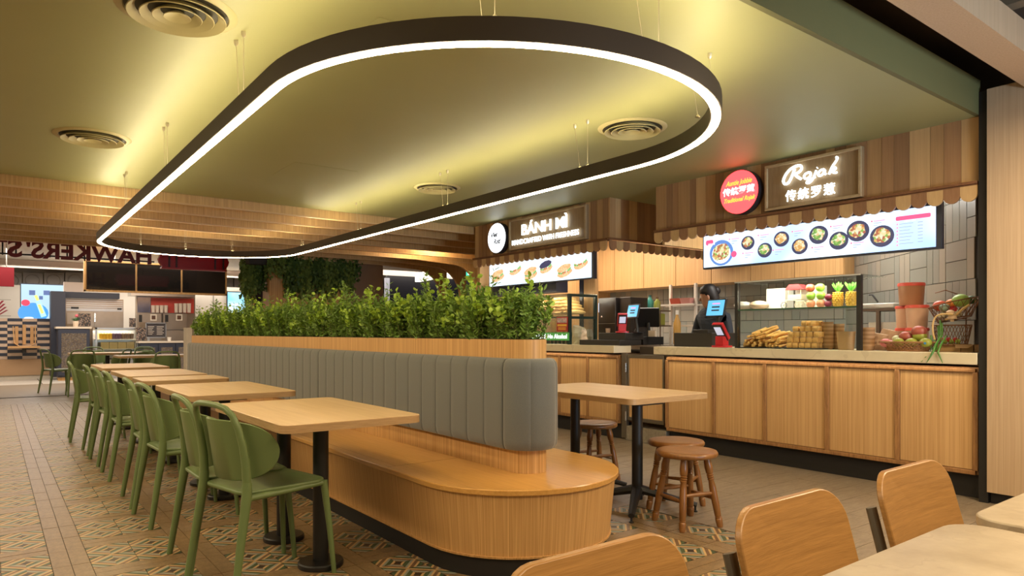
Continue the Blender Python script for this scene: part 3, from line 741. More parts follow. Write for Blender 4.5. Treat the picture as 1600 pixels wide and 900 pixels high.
ob('stall_divider', MB().box(FX+.1, 7.2, 4.66, 4.69, 2.06, CZ), SLAT, None, 'wooden return panel at the far side of the snack stall fascia', 'panel', smooth=None)
# ---- upper cupboards at the back of the stalls
up = empty('wall_cupboard', (7.3, 5.5, 1.77), 'row of plain oak wall cupboards across the back of both stalls', 'cupboard')
yy = 3.66
while yy < 7.9:
    e = min(yy+.56, 7.92); ob('door', MB().box(7.195, 7.215, yy+.005, e-.005, 1.775, 2.64), OAKC, up, smooth=None); yy = e
ob('carcass', MB().box(7.216, 7.6, 3.66, 7.92, 1.775, 2.64), OAKC, up, smooth=None)
ob('wall_partition', MB().box(6.0, 6.9, 7.42, 7.46, 1.0, 2.64).box(6.1, 7.6, 7.5, 7.55, 1.0, 2.64), OAKC, kind='structure', smooth=None)
ob('screen_back', MB().box(5.56, 5.75, 6.42, 7.8, 1.66, 1.90), NAVY, None, 'dark navy box behind and below the sandwich menu screen', 'box', smooth=None)  # stands for the dark back of the menu screen
ob('support_post', MB().box(5.92, 5.97, 6.33, 6.39, 1.02, 2.3), mat('navy_dark', (.02,.022,.035), .4), None, 'narrow dark post behind the bread case of the sandwich stall', 'post', smooth=None)
ob('wall_pier', MB().box(5.93, 5.99, 6.12, 6.32, 1.02, 2.3), OAKC, None, 'narrow oak pier beside the dark post in the sandwich stall', 'panel', smooth=None)
# ---- counters
def counter(label, y0, y1, cuts, ctop_y0, ctop_y1, kick=.17):
    t = empty('service_counter', (5.7, (y0+y1)/2, 0), label, 'counter', 'oak panelled service counters')
    ob('toe_kick', MB().box(5.48, 6.0, y0, y1, 0, kick+.002), TOE, t, smooth=None)
    ob('carcass', MB().box(5.435, 6.05, y0, y1, kick, .915), FRAMEW, t, smooth=None)
    cs = sorted(cuts)
    for a, b in zip(cs, cs[1:]):
        ob('panel', MB().box(5.424, 5.434, a+.02, b-.02, kick+.035, .875), OAKC, t, smooth=None)
    for c in cs: ob('stile', MB().box(5.411, 5.434, c-.017, c+.017, kick+.03, .88), FRAMEW, t, bev=.003)
    ob('rail', MB().box(5.41, 5.434, cs[0], cs[-1], .880, .905), FRAMEW, t, bev=.003); ob('rail', MB().box(5.41, 5.434, cs[0], cs[-1], kick, kick+.03), FRAMEW, t, bev=.003)
    ob('rail', MB().box(5.417, 5.434, cs[0], cs[-1], .870, .877), FRAMEW, t)
    ob('light_strip', MB().add([(5.38, ctop_y0+.05, .9348), (5.395, ctop_y0+.05, .9348), (5.395, ctop_y1-.05, .9348), (5.38, ctop_y1-.05, .9348)], [(0,3,2,1)]), emis('counter_led', (1,.82,.56), 16), t, smooth=None)
    return t
gy = lambda px: onX(px, 600, 5.41)[0]
counter('long oak panelled counter of the snack stall at the right', 1.815, gy(1040), [1.835]+[gy(p) for p in (1401, 1291, 1194, 1114)]+[gy(1041)], 1.81, 4.70)
counter('oak panelled counter of the sandwich stall, farther left', gy(966), 7.95, [gy(964), gy(917), gy(873), 6.98, 7.5, 7.93], 5.35, 7.95)
def worktop(y0, y1, l): ob('stone_worktop', MB().prism([(5.37,y0),(5.64,y0),(6.05,y0+.46),(6.05,y1),(5.37,y1)], 'z', .935, 1.015), CTOP, None, l, 'worktop', 'stone worktops of the food stalls', bev=.004)
worktop(1.81, 4.69, 'thick cream stone worktop of the snack stall'); worktop(5.25, 7.95, 'thick cream stone worktop of the sandwich stall, left of the gap')
# gate and step between the counters
g = empty('counter_gate', (5.5, 5.0, 0), 'low oak gate in a steel frame between the two counters', 'gate')
METF = mat('brushed_frame', (.20,.17,.13), .35, .7)
ga, gb = gy(1036)+.02, gy(976)
ob('frame', MB().box(5.445, 5.47, ga, gb, .885, .925).box(5.445, 5.47, ga, gb, .215, .255).box(5.445, 5.47, gb-.03, gb, .255, .885).box(5.445, 5.47, ga, ga+.02, .255, .885), METF, g, bev=.002)
ob('panel', MB().box(5.45, 5.465, ga+.02, gb-.03, .255, .885), OAKC, g, smooth=None)
ob('hinge_post', MB().box(5.44, 5.48, gb+.004, gb+.075, 0.02, .93), METF, g, bev=.002)
for z in (.78, .52, .26): ob('hinge', MB().lathe((5.432, gb+.004, z), [(.009, -.05), (.009, .05)], 10), CHROME, g)
ob('step_block', MB().box(5.445, 6.1, ga-.03, gb+.02, 0, .155), mat('checker_plate', (.36,.32,.25), .4, .5, var=.35, vscale=40), None, 'metal tread plate step under the gate between the counters', 'step', bev=.003)
ob('inner_cabinet', MB().box(5.75, 6.12, 4.74, 5.22, 0.0, 1.0), mat('dark_cabinet', (.055,.04,.03), .5), None, 'dark cabinet seen through the gap over the gate', 'cabinet', bev=.003)
# ================= SIGNS =================
SBO = wood('sign_board_oak', (.25,.155,.075), (.33,.21,.105), (10,10,1), 5, .5); SFR = wood('sign_frame_oak', (.40,.28,.15), (.50,.36,.20), (4,4,4), 5, .45)
LETW = emis('letter_white', (.90,1,.97), 2.8); 
def signboard(label, y0, y1, z0, z1):
    t = empty('signboard', (5.37, (y0+y1)/2, z0), label, 'sign', 'framed signs over the stalls')
    ob('board', MB().box(5.375, 5.41, y0, y1, z0, z1), SBO, t, smooth=None)
    f = .022; ob('frame', MB().box(5.355, 5.38, y0, y1, z0, z0+f).box(5.355, 5.38, y0, y1, z1-f, z1).box(5.355, 5.38, y0, y0+f, z0+f, z1-f).box(5.355, 5.38, y1-f, y1, z0+f, z1-f), SFR, t, bev=.003)
    return t
sx = 5.355
sg = signboard('framed wooden sign with the glowing script word Rojak over the snack stall', 2.59, 3.42, 2.212, 2.604)
rk = MB(); sc = .0525
STR = [([(2.5,3.95),(1.6,3.7),(.8,2.9),(.3,1.9),(.1,1.0),(.35,.35),(.9,.35),(1.35,1.1),(1.75,2.2),(2.1,3.4)], .2), ([(1.5,3.6),(2.3,4.0),(3.1,3.85),(3.3,3.2),(2.9,2.5),(2.0,2.1)], .2), ([(2.1,2.1),(2.6,1.4),(3.2,.75)], .2),
       ([(4.4,1.95),(3.9,1.7),(3.7,1.1),(3.95,.65),(4.45,.7),(4.8,1.2),(4.75,1.8),(4.4,1.95)], .17), ([(5.75,2.1),(5.5,1.2),(5.1,.1),(4.6,-.45),(4.15,-.4),(4.3,.0),(5.0,.35),(5.6,.6)], .16), ([(5.9,2.55),(5.95,2.6)], .18),
       ([(7.0,1.95),(6.5,1.9),(6.1,1.4),(6.1,.85),(6.5,.7),(6.9,1.1),(7.15,1.8),(7.1,1.1),(7.3,.75)], .17), ([(8.9,4.1),(9.15,3.9),(8.9,3.2),(8.3,2.1),(7.8,.6)], .17), ([(7.95,1.2),(8.6,1.9),(8.9,1.7),(8.6,1.3),(8.2,1.2),(8.7,.7),(9.1,.75)], .15)]
yl, zl = onX(1222, 300, 5.35); zb0 = onX(1232, 287, 5.35)[1]; ymid = 3.0
def cr(pts, n=5):
    out = []; P_ = [pts[0]]+list(pts)+[pts[-1]]
    for i in range(1, len(P_)-2):
        for k in range(n):
            t = k/n; a, b, c, d = P_[i-1:i+3]
            out.append(tuple(.5*((2*b[q])+(-a[q]+c[q])*t+(2*a[q]-5*b[q]+4*c[q]-d[q])*t*t+(-a[q]+3*b[q]-3*c[q]+d[q])*t**3) for q in (0,1)))
    return out+[pts[-1]]
y0r = onX(1223, 290, 5.35)[0]; y1r = onX(1310, 290, 5.35)[0]; kx = (y0r-y1r)/9.3
for grp in ((0,1,2),(3,),(4,5),(6,),(7,8)):
    rk = MB()
    for gi in grp: pts, r_ = STR[gi]; rk.tube([(sx-.004, y0r-p[0]*kx, 2.405+p[1]*.036) for p in cr(pts)], r_*.056, 8, up=(1,0,0))
    ob('script_letter', rk, LETW, sg, smooth=60)

yc = (onX(1231, 300, 5.35)[0]+onX(1301, 300, 5.35)[0])/2
letters('chinese_character', sg, LETW, '传统罗惹', .100, MX, (sx-.004, yc, 2.272), ext=.004, bold=.001, space=1.22)
sg = signboard('framed wooden sign reading BÁNH MÌ HANDCRAFTED WITH FRESHNESS over the sandwich stall', 5.68, 7.13, 2.222, 2.615)
ya = onX(815, 360, 5.35)[0]; yb = onX(886, 340, 5.35)[0]
letters('large_letter', sg, LETW, 'BÁNH MÌ', .185, MX, (sx-.004, (ya+yb)/2, 2.395), ext=.005, bold=.003, width=ya-yb)
ya = onX(800, 380, 5.35)[0]; yb = onX(904, 365, 5.35)[0]
letters('small_letter', sg, LETW, 'HANDCRAFTED WITH FRESHNESS', .088, MX, (sx-.004, (ya+yb)/2, 2.283), ext=.004, bold=.0006, width=ya-yb)
def disc_sign(label, y, z, r, face, texts, extra=None):
    t = empty('round_sign', (5.33, y, z-r), label, 'sign'); 
    def ring(x0, x1, rr, m, nm, **k): return ob(nm, MB().prism([(y+rr*math.cos(2*PI*i/48), z+rr*math.sin(2*PI*i/48)) for i in range(48)], 'x', x0, x1), m, t, **k)
    ring(5.332, 5.41, r, mat('sign_rim_dark', (.03,.025,.03), .4), 'rim'); ring(5.326, 5.3319, r*.975, face, 'lit_face')
    for body, size, dz, m, kw in texts: ob('lettering', text(body, size, MX, (5.3245, y+kw.pop('dy', 0), z+dz), .001, **kw), m, t)
    return t
LY = emis('letter_yellow', (1,.62,.06), 1.3); LWH = emis('letter_white_soft', (1,.97,1), 1.6); INK = mat('ink_black', (.02,.02,.03), .6)
yd, zd = onX(1154.5, 300, 5.33)
disc_sign('round red lit sign with yellow script and white Chinese characters beside the Rojak sign', yd, zd, .198, emis('sign_red', (1,.045,.05), 3.0, (.7,.05,.05)),
    [('Auntie Jobbie', .062, .068, LY, dict(shear=.4, bold=.001, width=.27)), ('传统罗惹', .074, -.014, LWH, dict(bold=.002, width=.33)), ('Traditional Rojak', .055, -.083, LY, dict(shear=.4, bold=.001, width=.32))])
yd, zd = onX(776, 372, 5.33)
ds = disc_sign('round white lit sign with thin black handwriting beside the BÁNH MÌ sign', yd, zd, .2, emis('sign_white', (.93,.97,1), 2.2),
    [('Viet', .085, .02, INK, dict(shear=.3, dy=.06, bold=.003, width=.15)), ('Roti', .085, -.075, INK, dict(shear=.3, dy=-.01, bold=.003, width=.15))])
ob('drawing', MB().tube([(5.3245, yd-.03, zd+.085), (5.3245, yd-.06, zd+.09), (5.3245, yd-.12, zd+.03)], .003, 5).tube([(5.3245, yd-.075-.035*math.cos(a), zd+.005+.04*math.sin(a)) for a in [i*PI/8 for i in range(16)]], .0018, 5, closed=True), INK, ds)
# ================= MENU SCREENS =================
SCR = None
def screen_mat(name, a, b, st):
    t = NT(name); n = t.noise(t.coord('Object'), 1.6, 2); t.b.inputs['Base Color'].default_value = (.02,.02,.02,1); t.link(t.ramp(n, [(.35, a), (.65, b)]), t.b.inputs['Emission Color']); t.b.inputs['Emission Strength'].default_value = st; return t.m
def food_mat(name, cols, st=1.0):
    t = NT(name); v = t.new('ShaderNodeTexVoronoi'); t.link(t.coord('Object'), v.inputs['Vector']); v.inputs['Scale'].default_value = 55
    sp = t.new('ShaderNodeSeparateColor'); t.link(v.outputs['Color'], sp.inputs[0]); k = len(cols)
    t.link(t.ramp(sp.outputs[0], [(i/k, c) for i, c in enumerate(cols)], True), t.b.inputs['Emission Color']); t.b.inputs['Emission Strength'].default_value = st; t.b.inputs['Base Color'].default_value = (.02,.02,.02,1); return t.m
def screen(label, y0, y1, z0, z1, m, x=5.47, bez=.028):
    t = empty('menu_screen', (x, (y0+y1)/2, z0), label, 'screen', None)
    ob('bezel', MB().box(x, x+.05, y0-bez*1.3, y1+.012, z0-.016, z1+bez), mat('screen_bezel', (.008,.012,.03), .3), t, bev=.002)
    ob('lit_panel', MB().box(x-.0015, x-.0002, y0, y1, z0, z1), m, t, smooth=None)
    for yy in (y0+.3, y1-.3): ob('hanger', MB().box(x+.02, x+.03, yy-.015, yy+.015, z1+bez, CZ), BLACK, t, smooth=None)
    return t
def disc2d(x, y, z, a, b, n=24, th=.0006, rough=0, rr=None):
    pts = []
    for i in range(n):
        k = 1+(rr.uniform(-rough, rough) if rr else 0); pts.append((y+a*k*math.cos(2*PI*i/n), z+b*k*math.sin(2*PI*i/n)))
    return MB().prism(pts, 'x', x-th, x)
ms = screen('long lit menu screen with bowls of food hanging over the snack stall counter', 2.105, 4.145, 1.782, 2.085, screen_mat('screen_blue_white', (.20,.32,.56), (.40,.47,.53), 2.7))
PINK = emis('print_pink', (1,.10,.28), .9); PLATE = emis('print_plate', (.035,.04,.12), .8); PLB = emis('print_plate_blue', (.10,.25,.65), 1.0); WTE = emis('print_white', (1,1,1), 1.3); GRY = emis('print_grey', (.38,.42,.58), 1); PKL = emis('print_pink_light', (.95,.38,.60), 1)
FD = [food_mat('food_mix_a', [(.75,.45,.15),(.9,.75,.4),(.3,.5,.1),(.85,.85,.6),(.5,.15,.08)], .9), food_mat('food_mix_b', [(.35,.6,.15),(.85,.9,.6),(.9,.6,.3),(.2,.4,.08)], .9), food_mat('food_mix_c', [(.9,.65,.3),(.95,.85,.6),(.75,.4,.12)], .9)]
rr = random.Random(4); X0 = 5.468
# (px, py, radius m, plate, food)
dl = [(1127, 395, .095, PLB, 0), (1168.5, 379.5, .050, PLATE, 0), (1195, 391, .052, PLATE, 1), (1221, 373.5, .053, PLATE, 2), (1249.5, 385, .053, PLATE, 2), (1279, 367, .060, PLATE, 1), (1310.5, 376, .058, PLATE, 1), (1340.5, 361, .065, PLATE, 0), (1378, 369, .066, PLATE, 0)]
for px, py, r_, pm, fm in dl:
    r_ *= 1.38
    y, z = onX(px, py, X0); ob('bowl_picture', disc2d(X0, y, z, r_, r_*.92), pm, ms)
    if pm is PLB: ob('plate_centre', disc2d(X0-.0007, y, z-.008, r_*.78, r_*.7), WTE, ms)
    ob('food_picture', disc2d(X0-.0014, y+.004, z+.006, r_*.72, r_*.62, 18, rough=.12, rr=rr), FD[fm], ms)
for a, b, dz in (((1341, 356), 0, 0),): pass
def rectp(px0, py0, w_, h_, m, nm='text_line', x=X0):
    y, z = onX(px0, py0, x); ob(nm, MB().prism(rrect(y-w_, y, z-h_, z, min(h_, w_)*.3, 2), 'x', x-.0006, x), m, ms)
rectp(1399.5, 339, .245, .032, PINK, 'price_header')
y, z = onX(1422, 342, X0); ob('lettering', text('ADD ON', .02, MX, (X0-.001, y, z-.018), .0003), WTE, ms)
for k in range(7):
    y, z = onX(1400.5, 349.5+k*5.6, X0); rectp(1400.5, 349.5+k*5.4, .014, .014, PKL, 'price_marker'); rectp(1405, 350+k*5.1, .10-.012*(k % 3), .005, GRY); rectp(1434, 346.5+k*5.1, .035, .006, GRY)
for (px, py) in ((1139,373),(1184,367),(1160,395),(1207,390),(1237,361),(1268,386),(1297,353),(1329,379),(1361,345)):
    rectp(px, py, .012, .012, PINK, 'item_marker'); rectp(px+4, py, .085, .008, PKL); rectp(px+4, py+3.5, .06, .006, GRY); rectp(px+4, py+7, .03, .006, GRY)
rectp(1103, 376, .085, .05, PINK, 'badge'); y, z = onX(1112, 381, X0); ob('lettering', text('超值推荐', .02, MX, (X0-.001, y, z-.012), .0003), WTE, ms)
y, z = onX(1147, 397, X0); ob('badge', disc2d(X0-.002, y, z, .03, .03, 12), PINK, ms)
ms = screen('lit menu screen with sandwich pictures hanging over the sandwich stall', 5.70, 7.72, 1.79, 2.09, screen_mat('screen_cool_white', (.42,.56,.70), (.60,.66,.70), 2.0), bez=.03)
BREADP = food_mat('bread_print', [(.85,.45,.2),(.9,.6,.32)], 1.0); GRNP = food_mat('salad_print', [(.15,.5,.12),(.45,.75,.3),(.85,.9,.8),(.8,.2,.1)], .9)
for px, py, a in ((778, 432, .13), (805, 421, .12), (829, 428, .12), (853, 418, .11), (882, 424, .12), (907, 411, .11)):
    y, z = onX(px, py, X0); m = Matrix.Translation((0, y, z)) @ Matrix.Rotation(rad(-12), 4, 'X')
    def el(dx, dz, aa, bb, off): return disc2d(X0-off, 0+dx, dz*1.6, aa*1.12, bb*1.6, 20, rough=.05, rr=rr).move(m)
    ob('bread_picture', el(0, -.012, a, .03, 0), BREADP, ms); ob('filling_picture', el(0, .006, a*.92, .022, .0007), GRNP, ms); ob('bread_picture', el(0, .026, a*.95, .026, .0014), BREADP if px in (778, 829, 882) else PLATE if px == 853 else WTE, ms)
# ================= SNACK STALL COUNTER =================
WZ = 1.016
def case(label, y0, y1, z1, zs, x0=5.42, x1=5.86):
    t = empty('display_case', ((x0+x1)/2, (y0+y1)/2, WZ), label, 'display case'); b = .018
    for x in (x0,):
        for y in (y0, y1): ob('post', MB().box(x, x+.035, y-(0 if y == y0 else .035), y+(.035 if y == y0 else 0), WZ, z1), BLACK, t, smooth=None)
    ob('glass_shelf', MB().box(x0+.002, x1-.02, y0+.036, y1-.036, zs-.012, zs), GLASS, t, smooth=None)
    ob('shelf_edge', MB().box(x0-.001, x0+.003, y0+.036, y1-.036, zs-.014, zs), mat('glass_edge_green', (.06,.14,.08), .2), t, smooth=None)
    ob('front_glass', MB().box(x0-.004, x0-.0015, y0+.036, y1-.036, WZ+.002, z1), GLASS, t, smooth=None)
    ob('top_glass', MB().box(x0, x1, y0, y1, z1, z1+.006), GLASS, t, smooth=None)
    ob('top_edge', MB().box(x0-.005, x0-.001, y0, y1, z1-.004, z1+.007), mat('pale_rim', (.6,.58,.5), .3), t, smooth=None)
    return t
cy1 = onX(1148, 500, 5.42)[0]; cy0 = onX(1345, 500, 5.42)[0]
case('black-posted glass display case full of fried dough on the snack stall counter', cy0, cy1, 1.612, 1.368)
case_fill = area('case_fill_light', (5.50, (cy0+cy1)/2, 1.60), .12, .9, 5.5, (1,.9,.72), (0, rad(-28), 0))  # fill added inside the case to brighten the fronts of the dough
SHZ = 1.3685
def cx_(px, x=5.6, py=500): return onX(px, py, x)[0]
DOUGH = mat('fried_dough', (.78,.42,.12), .5, var=.35, vscale=25); TOFU = mat('fried_tofu', (.78,.43,.14), .55, var=.3, vscale=30)
# tray under the dough
ob('serving_tray', MB().box(5.47, 5.84, cx_(1222, 5.5)-.0, cx_(1152, 5.5), WZ, WZ+.008), DARK, None, 'flat black tray under the fried dough sticks', 'tray', bev=.003)
ob('serving_tray', MB().box(5.47, 5.84, cx_(1286, 5.5), cx_(1224, 5.5), WZ, WZ+.008), DARK, None, 'flat black tray under the fried tofu cubes', 'tray', bev=.003)
y1s = cx_(1154, 5.5); y0s = cx_(1218, 5.5); row = 0; n = 0
dmesh = None
for row in range(7):
    cnt = 13-row*1; wdt = (y1s-y0s)*(1-row*.05)
    for k in range(cnt):
        y = y1s-.015-row*.018-(wdt-.03)*k/(cnt-1); z = WZ+.022+row*.024
        if row > 4 and k > cnt-4: continue
        if dmesh is None:
            m = MB().tube([(-.17,0,0),(-.165,0,.003),(-.08,.002,.002),(0,-.002,.004),(.08,.003,.001),(.165,0,0),(.17,0,0)], [.006,.012,.0135,.012,.0135,.012,.005], 7); o = ob('dough_stick', m, DOUGH, None, 'x', 'dough stick', 'fried dough sticks piled in the glass case'); dmesh = o.data
        else:
            o = o.copy(); COL.objects.link(o)
        o['label'] = 'fried dough stick, %s row up, %s from the left in the glass case pile' % (ORD[row], ORD[k])
        o.location = (5.655+R.uniform(-.008,.008), y, z); o.rotation_euler = (R.uniform(0,6), -.06-.03*row/2, R.uniform(-.10,.10)+.15)
tm = None
for row in range(5):
    for k in range(5 if row < 3 else 4 if row == 3 else 2):
        for dp in range(3):
            if dp and row < 3 and False: continue
            y = cx_(1228+row*1.5, 5.5)-.03-k*.057-(0.03 if row == 3 else .1 if row == 4 else 0); z = WZ+.009+row*.047
            if tm is None:
                tm = ob('tofu_cube', MB().loft([[(x*s, yy*s, zz) for x, yy in rrect(-.026,.026,-.026,.026,.008,2)] for s, zz in ((.86,0),(1,.007),(1.02,.022),(1,.037),(.86,.044))]), TOFU, None, 'golden fried tofu cube in the stack behind the case glass', 'tofu', 'fried tofu cubes stacked in the glass case'); o = tm
            else: o = tm.copy(); COL.objects.link(o)
            o['label'] = 'fried tofu cube, %s layer up, %s from the front, %s from the left' % (ORD[row], ORD[dp], ORD[k])
            o.location = (5.52+dp*.06+R.uniform(-.003,.003), y+R.uniform(-.003,.003), z); o.rotation_euler = (0, 0, R.uniform(-.12,.12) if row < 3 else R.uniform(-.5,.5))
KR = mat('kraft_paper', (.50,.30,.15), .7, var=.1); KRD = mat('kraft_seam', (.36,.20,.09), .7)
def bowl_stack(label, px, x, n, top=None, r=.048):
    t = empty('paper_bowl_stack', (x, cx_(px, x), WZ), label, 'paper bowls')
    m = MB(); 
    for k in range(n): ob('paper_bowl', MB().lathe((x, cx_(px, x), WZ+k*.0165), [(r*.8, 0), (r, .03), (r*1.03, .033), (r*.97, .033), (r*.78, .003)], 20), KR if k % 2 else KRD, t)
bowl_stack('tall stack of kraft paper bowls in the glass case beside the tofu', 1293, 5.62, 13)
bowl_stack('medium stack of kraft paper bowls in the glass case, behind the brown carton', 1310, 5.72, 12)
bowl_stack('stack of kraft paper bowls standing just right of the display case', 1357, 5.56, 10)
y = cx_(1321, 5.55); ob('paper_carton', MB().loft([[(5.56+a*s, y+b*s, z) for a, b in rrect(-.05,.05,-.055,.055,.02,3)] for s, z in ((.9,WZ),(1.08,WZ+.14),(1.1,WZ+.15))]), KR, None, 'round-cornered kraft paper carton at the right end inside the glass case', 'carton')
# top shelf: fruit
def fruit(name, px, z, r, m, label, cat, x=5.54, sq=.95, stem=True, py=460):
    y = cx_(px, x, py); o = ob(name, MB().lathe((x, y, z), [(r*.35,0),(r*.75,r*.18),(r*.98,r*.7),(r*1.0,r*1.1),(r*.82,r*1.6*sq),(r*.45,r*1.85*sq),(.004,r*1.72*sq)], 14), m, None, label, cat, smooth=60); return o
AR = mat('apple_red', (.60,.10,.05), .3, var=.3, vscale=14); AG = mat('apple_green', (.30,.55,.06), .3, var=.2, vscale=14); PE = mat('peach', (.80,.32,.16), .5, var=.25, vscale=12); PL = mat('plum', (.22,.02,.05), .3)
for px, zz, m, nm, l in ((1267, 0, PE, 'peach', 'peach at the bottom left of the fruit stack on the case shelf'), (1282.5, 0, PE, 'peach', 'second peach at the bottom of the fruit stack on the case shelf'),
        (1267, .066, AG, 'apple', 'green apple in the middle left of the stacked fruit'), (1282.5, .066, AG, 'apple', 'green apple in the middle right of the stacked fruit'), (1266, .134, AR, 'apple', 'red apple on top of the stacked fruit'), (1281.5, .134, AG, 'apple', 'green apple on top of the stacked fruit')):
    fruit(nm, px, SHZ+zz, .037, m, l, 'fruit')
fruit('plum', 1294, SHZ, .03, PL, 'dark plum at the bottom right of the stacked fruit', 'fruit'); fruit('plum', 1294.5, SHZ+.056, .03, PL, 'dark red plum resting on another plum by the pineapples', 'fruit')
PINE = mat('pineapple_skin', (.85,.42,.05), .5, var=.5, vscale=55); PLEAF = mat('pineapple_leaf', (.25,.70,.12), .45)
for px, l in ((1309, 'pineapple on the case shelf, left of two'), (1330, 'pineapple on the case shelf, right of two by the black post')):
    x = 5.56; y = cx_(px, x, 460); t = empty('pineapple', (x, y, SHZ), l, 'fruit', 'pineapples on the case shelf'); m = MB()
    m.lathe((x, y, SHZ), [(.026,0),(.037,.02),(.041,.07),(.036,.11),(.018,.125)], 16)
    for a in range(7):
        for b in range(11): an = 2*PI*(b+.5*(a % 2))/11; z = .016+a*.0165; rr_ = .0405-.0006*abs(a-3)**2; m.sphere((x+rr_*math.cos(an), y+rr_*math.sin(an), SHZ+z), .007, 5, 4)
    ob('fruit_body', m, PINE, t, smooth=30); m = MB()
    for q in range(30):
        an = R.uniform(0, 2*PI); ti = R.uniform(.15, 1.0); d = Vector((math.cos(an)*ti*.8, math.sin(an)*ti*.8, 1.25-ti*.4)); leafquad(m, Vector((x, y, SHZ+.122)), d, Vector((0,0,1)).cross(d), R.uniform(.06,.095), .008)
    ob('leaf_crown', m, PLEAF, t)
# toy cart, white boxes, bags
y = cx_(1240, 5.62, 460); x = 5.62; t = empty('toy_food_cart', (x, y, SHZ), 'small cream toy food cart with wire wheels and red awning on the case shelf', 'toy'); CRW = mat('toy_cream', (.62,.55,.38), .4)
for dy in (.075, -.055, -.105):
    m = MB(); m.tube([(x-.03, y+dy+.028*math.cos(a), SHZ+.03+.028*math.sin(a)) for a in [i*PI/8 for i in range(16)]], .0025, 5, closed=True)
    for a in range(6): m.tube([(x-.03, y+dy, SHZ+.03), (x-.03, y+dy+.027*math.cos(a*PI/3), SHZ+.03+.027*math.sin(a*PI/3))], .0012, 4)
    ob('wheel', m, CRW if dy < 0 else BLACK, t)
ob('frame', MB().tube([(x-.03, y+.1, SHZ+.07), (x-.03, y+.03, SHZ+.075), (x-.03, y-.12, SHZ+.06)], .004, 6).tube([(x-.03, y+.07, SHZ+.03), (x-.03, y+.04, SHZ+.08)], .003, 6), CRW, t)
ob('cart_box', MB().box(x-.03, x+.05, y-.09, y+.04, SHZ+.075, SHZ+.12), CRW, t, bev=.003); ob('posts', MB().box(x-.03,x-.025,y-.085,y-.08,SHZ+.12,SHZ+.17).box(x-.03,x-.025,y+.03,y+.035,SHZ+.12,SHZ+.17), CRW, t)
ob('awning', MB().prism([(y-.11,SHZ+.165),(y+.06,SHZ+.165),(y+.02,SHZ+.21),(y-.07,SHZ+.21)], 'x', x-.04, x+.06), RED, t)
yb = cx_(1213, 5.7, 460); ob('white_box', MB().box(5.68, 5.82, yb-.10, yb+.09, SHZ, SHZ+.19), WHITEP, None, 'tall white box on the case shelf behind the toy cart', 'box', bev=.004)
yb = cx_(1268, 5.78, 460); ob('white_box', MB().box(5.72, 5.84, yb-.11, yb+.12, SHZ, SHZ+.20), WHITEP, None, 'white carton behind the stacked apples on the case shelf', 'box', bev=.004)
BAGM = mat('clear_bag', (.55,.52,.46), .25, var=.2, vscale=20)
for k, (px, l) in enumerate(((1161, 'clear bag lying at the left end of the case shelf'), (1186, 'clear bag of pale crackers beside the white box on the case shelf'))):
    yb = cx_(px, 5.62, 480); ob('plastic_bag', MB().sphere((5.62, yb, SHZ+.042), (.09, .085, .041), 12, 8), BAGM if k == 0 else mat('cracker_bag', (.66,.48,.34), .35, var=.25, vscale=40), None, l, 'bag')
# ---- right of the case
LID = mat('lid_red', (.75,.10,.07), .35); TUB = mat('tub_plastic', (.74,.48,.34), .3, var=.12); TUBD = mat('tub_brown', (.42,.19,.09), .4, var=.15)
zt = [(1424, 1.0165, .082, .16, 5.80, TUB, 'red-lidded tub at the bottom front of the stack, patterned one'), (1405, 1.0165, .07, .16, 5.92, TUB, 'red-lidded tub at the bottom left of the stack'),
      (1424, 1.195, .082, .16, 5.80, TUB, 'red-lidded tub in the middle of the stack, beside the basket'), (1405, 1.195, .07, .16, 5.92, TUB, 'red-lidded tub in the middle left of the stack')]
for px, z, r_, h, x, m, l in zt:
    y = onX(px+9, 500, x)[0]; t = empty('food_tub', (x, y, z), l, 'tub', 'red-lidded tubs stacked beside the baskets')
    ob('body', MB().lathe((x, y, z), [(r_*.86, 0), (r_*.98, h-.01), (r_, h)], 24), m, t); ob('lid', MB().lathe((x, y, z+h), [(r_*1.04, -.006), (r_*1.05, .006), (r_*.98, .0175), (.01, .017)], 24), LID, t)
x, y = 5.86, onX(1424, 450, 5.86)[0]; t = empty('food_tub', (x, y, 1.375), 'largest red-lidded tub holding brown powder, on top of the stack', 'tub')
ob('body', MB().lathe((x, y, 1.375), [(.085, 0), (.095, .16)], 24), TUBD, t); ob('lid', MB().lathe((x, y, 1.535), [(.098, -.008), (.10, .006), (.095, .018), (.01, .017)], 24), LID, t)
WICK = mat('wicker', (.28,.13,.045), .55, var=.3, vscale=40); WIRE = mat('rust_wire', (.20,.09,.04), .5, .3); ROPE = mat('rope', (.60,.40,.16), .8, var=.2, vscale=60)
def weave(cx, cy, z0, a0, b0, a1, b1, h, m, n=40, rows=5, r=.0035, name='woven_side', parent=None, tilt=0):
    mb = MB()
    def P_(an, f): a = a0+(a1-a0)*f; b = b0+(b1-b0)*f; return (cx+a*math.cos(an), cy+b*math.sin(an), z0+h*f+tilt*math.sin(an)*b)
    for k in range(n):
        an = 2*PI*k/n
        for s in (1, -1): mb.tube([P_(an, 0), P_(an+s*.22, .5), P_(an+s*.44, 1)], r, 4, caps=False)
    for f in (0, 1): mb.tube([P_(2*PI*k/28, f) for k in range(28)], r*2.2, 6, closed=True)
    return ob(name, mb, m, parent)
x, y = 5.56, onX(1418, 540, 5.56)[0]; t = empty('fruit_basket', (x, y, WZ), 'low oval wicker basket of mangoes at the front of the snack counter', 'basket')
weave(x, y, WZ+.006, .09, .14, .13, .20, .062, WICK, parent=t); ob('base', MB().lathe((x, y, WZ), [(.09,0),(.09,.008)], 24, 1, 1.5), WICK, t)
MG = mat('mango_green', (.30,.32,.04), .4, var=.3, vscale=10); MR = mat('mango_red', (.38,.09,.06), .4, var=.35, vscale=10); MP = mat('mango_pink', (.55,.16,.16), .4, var=.25, vscale=10)
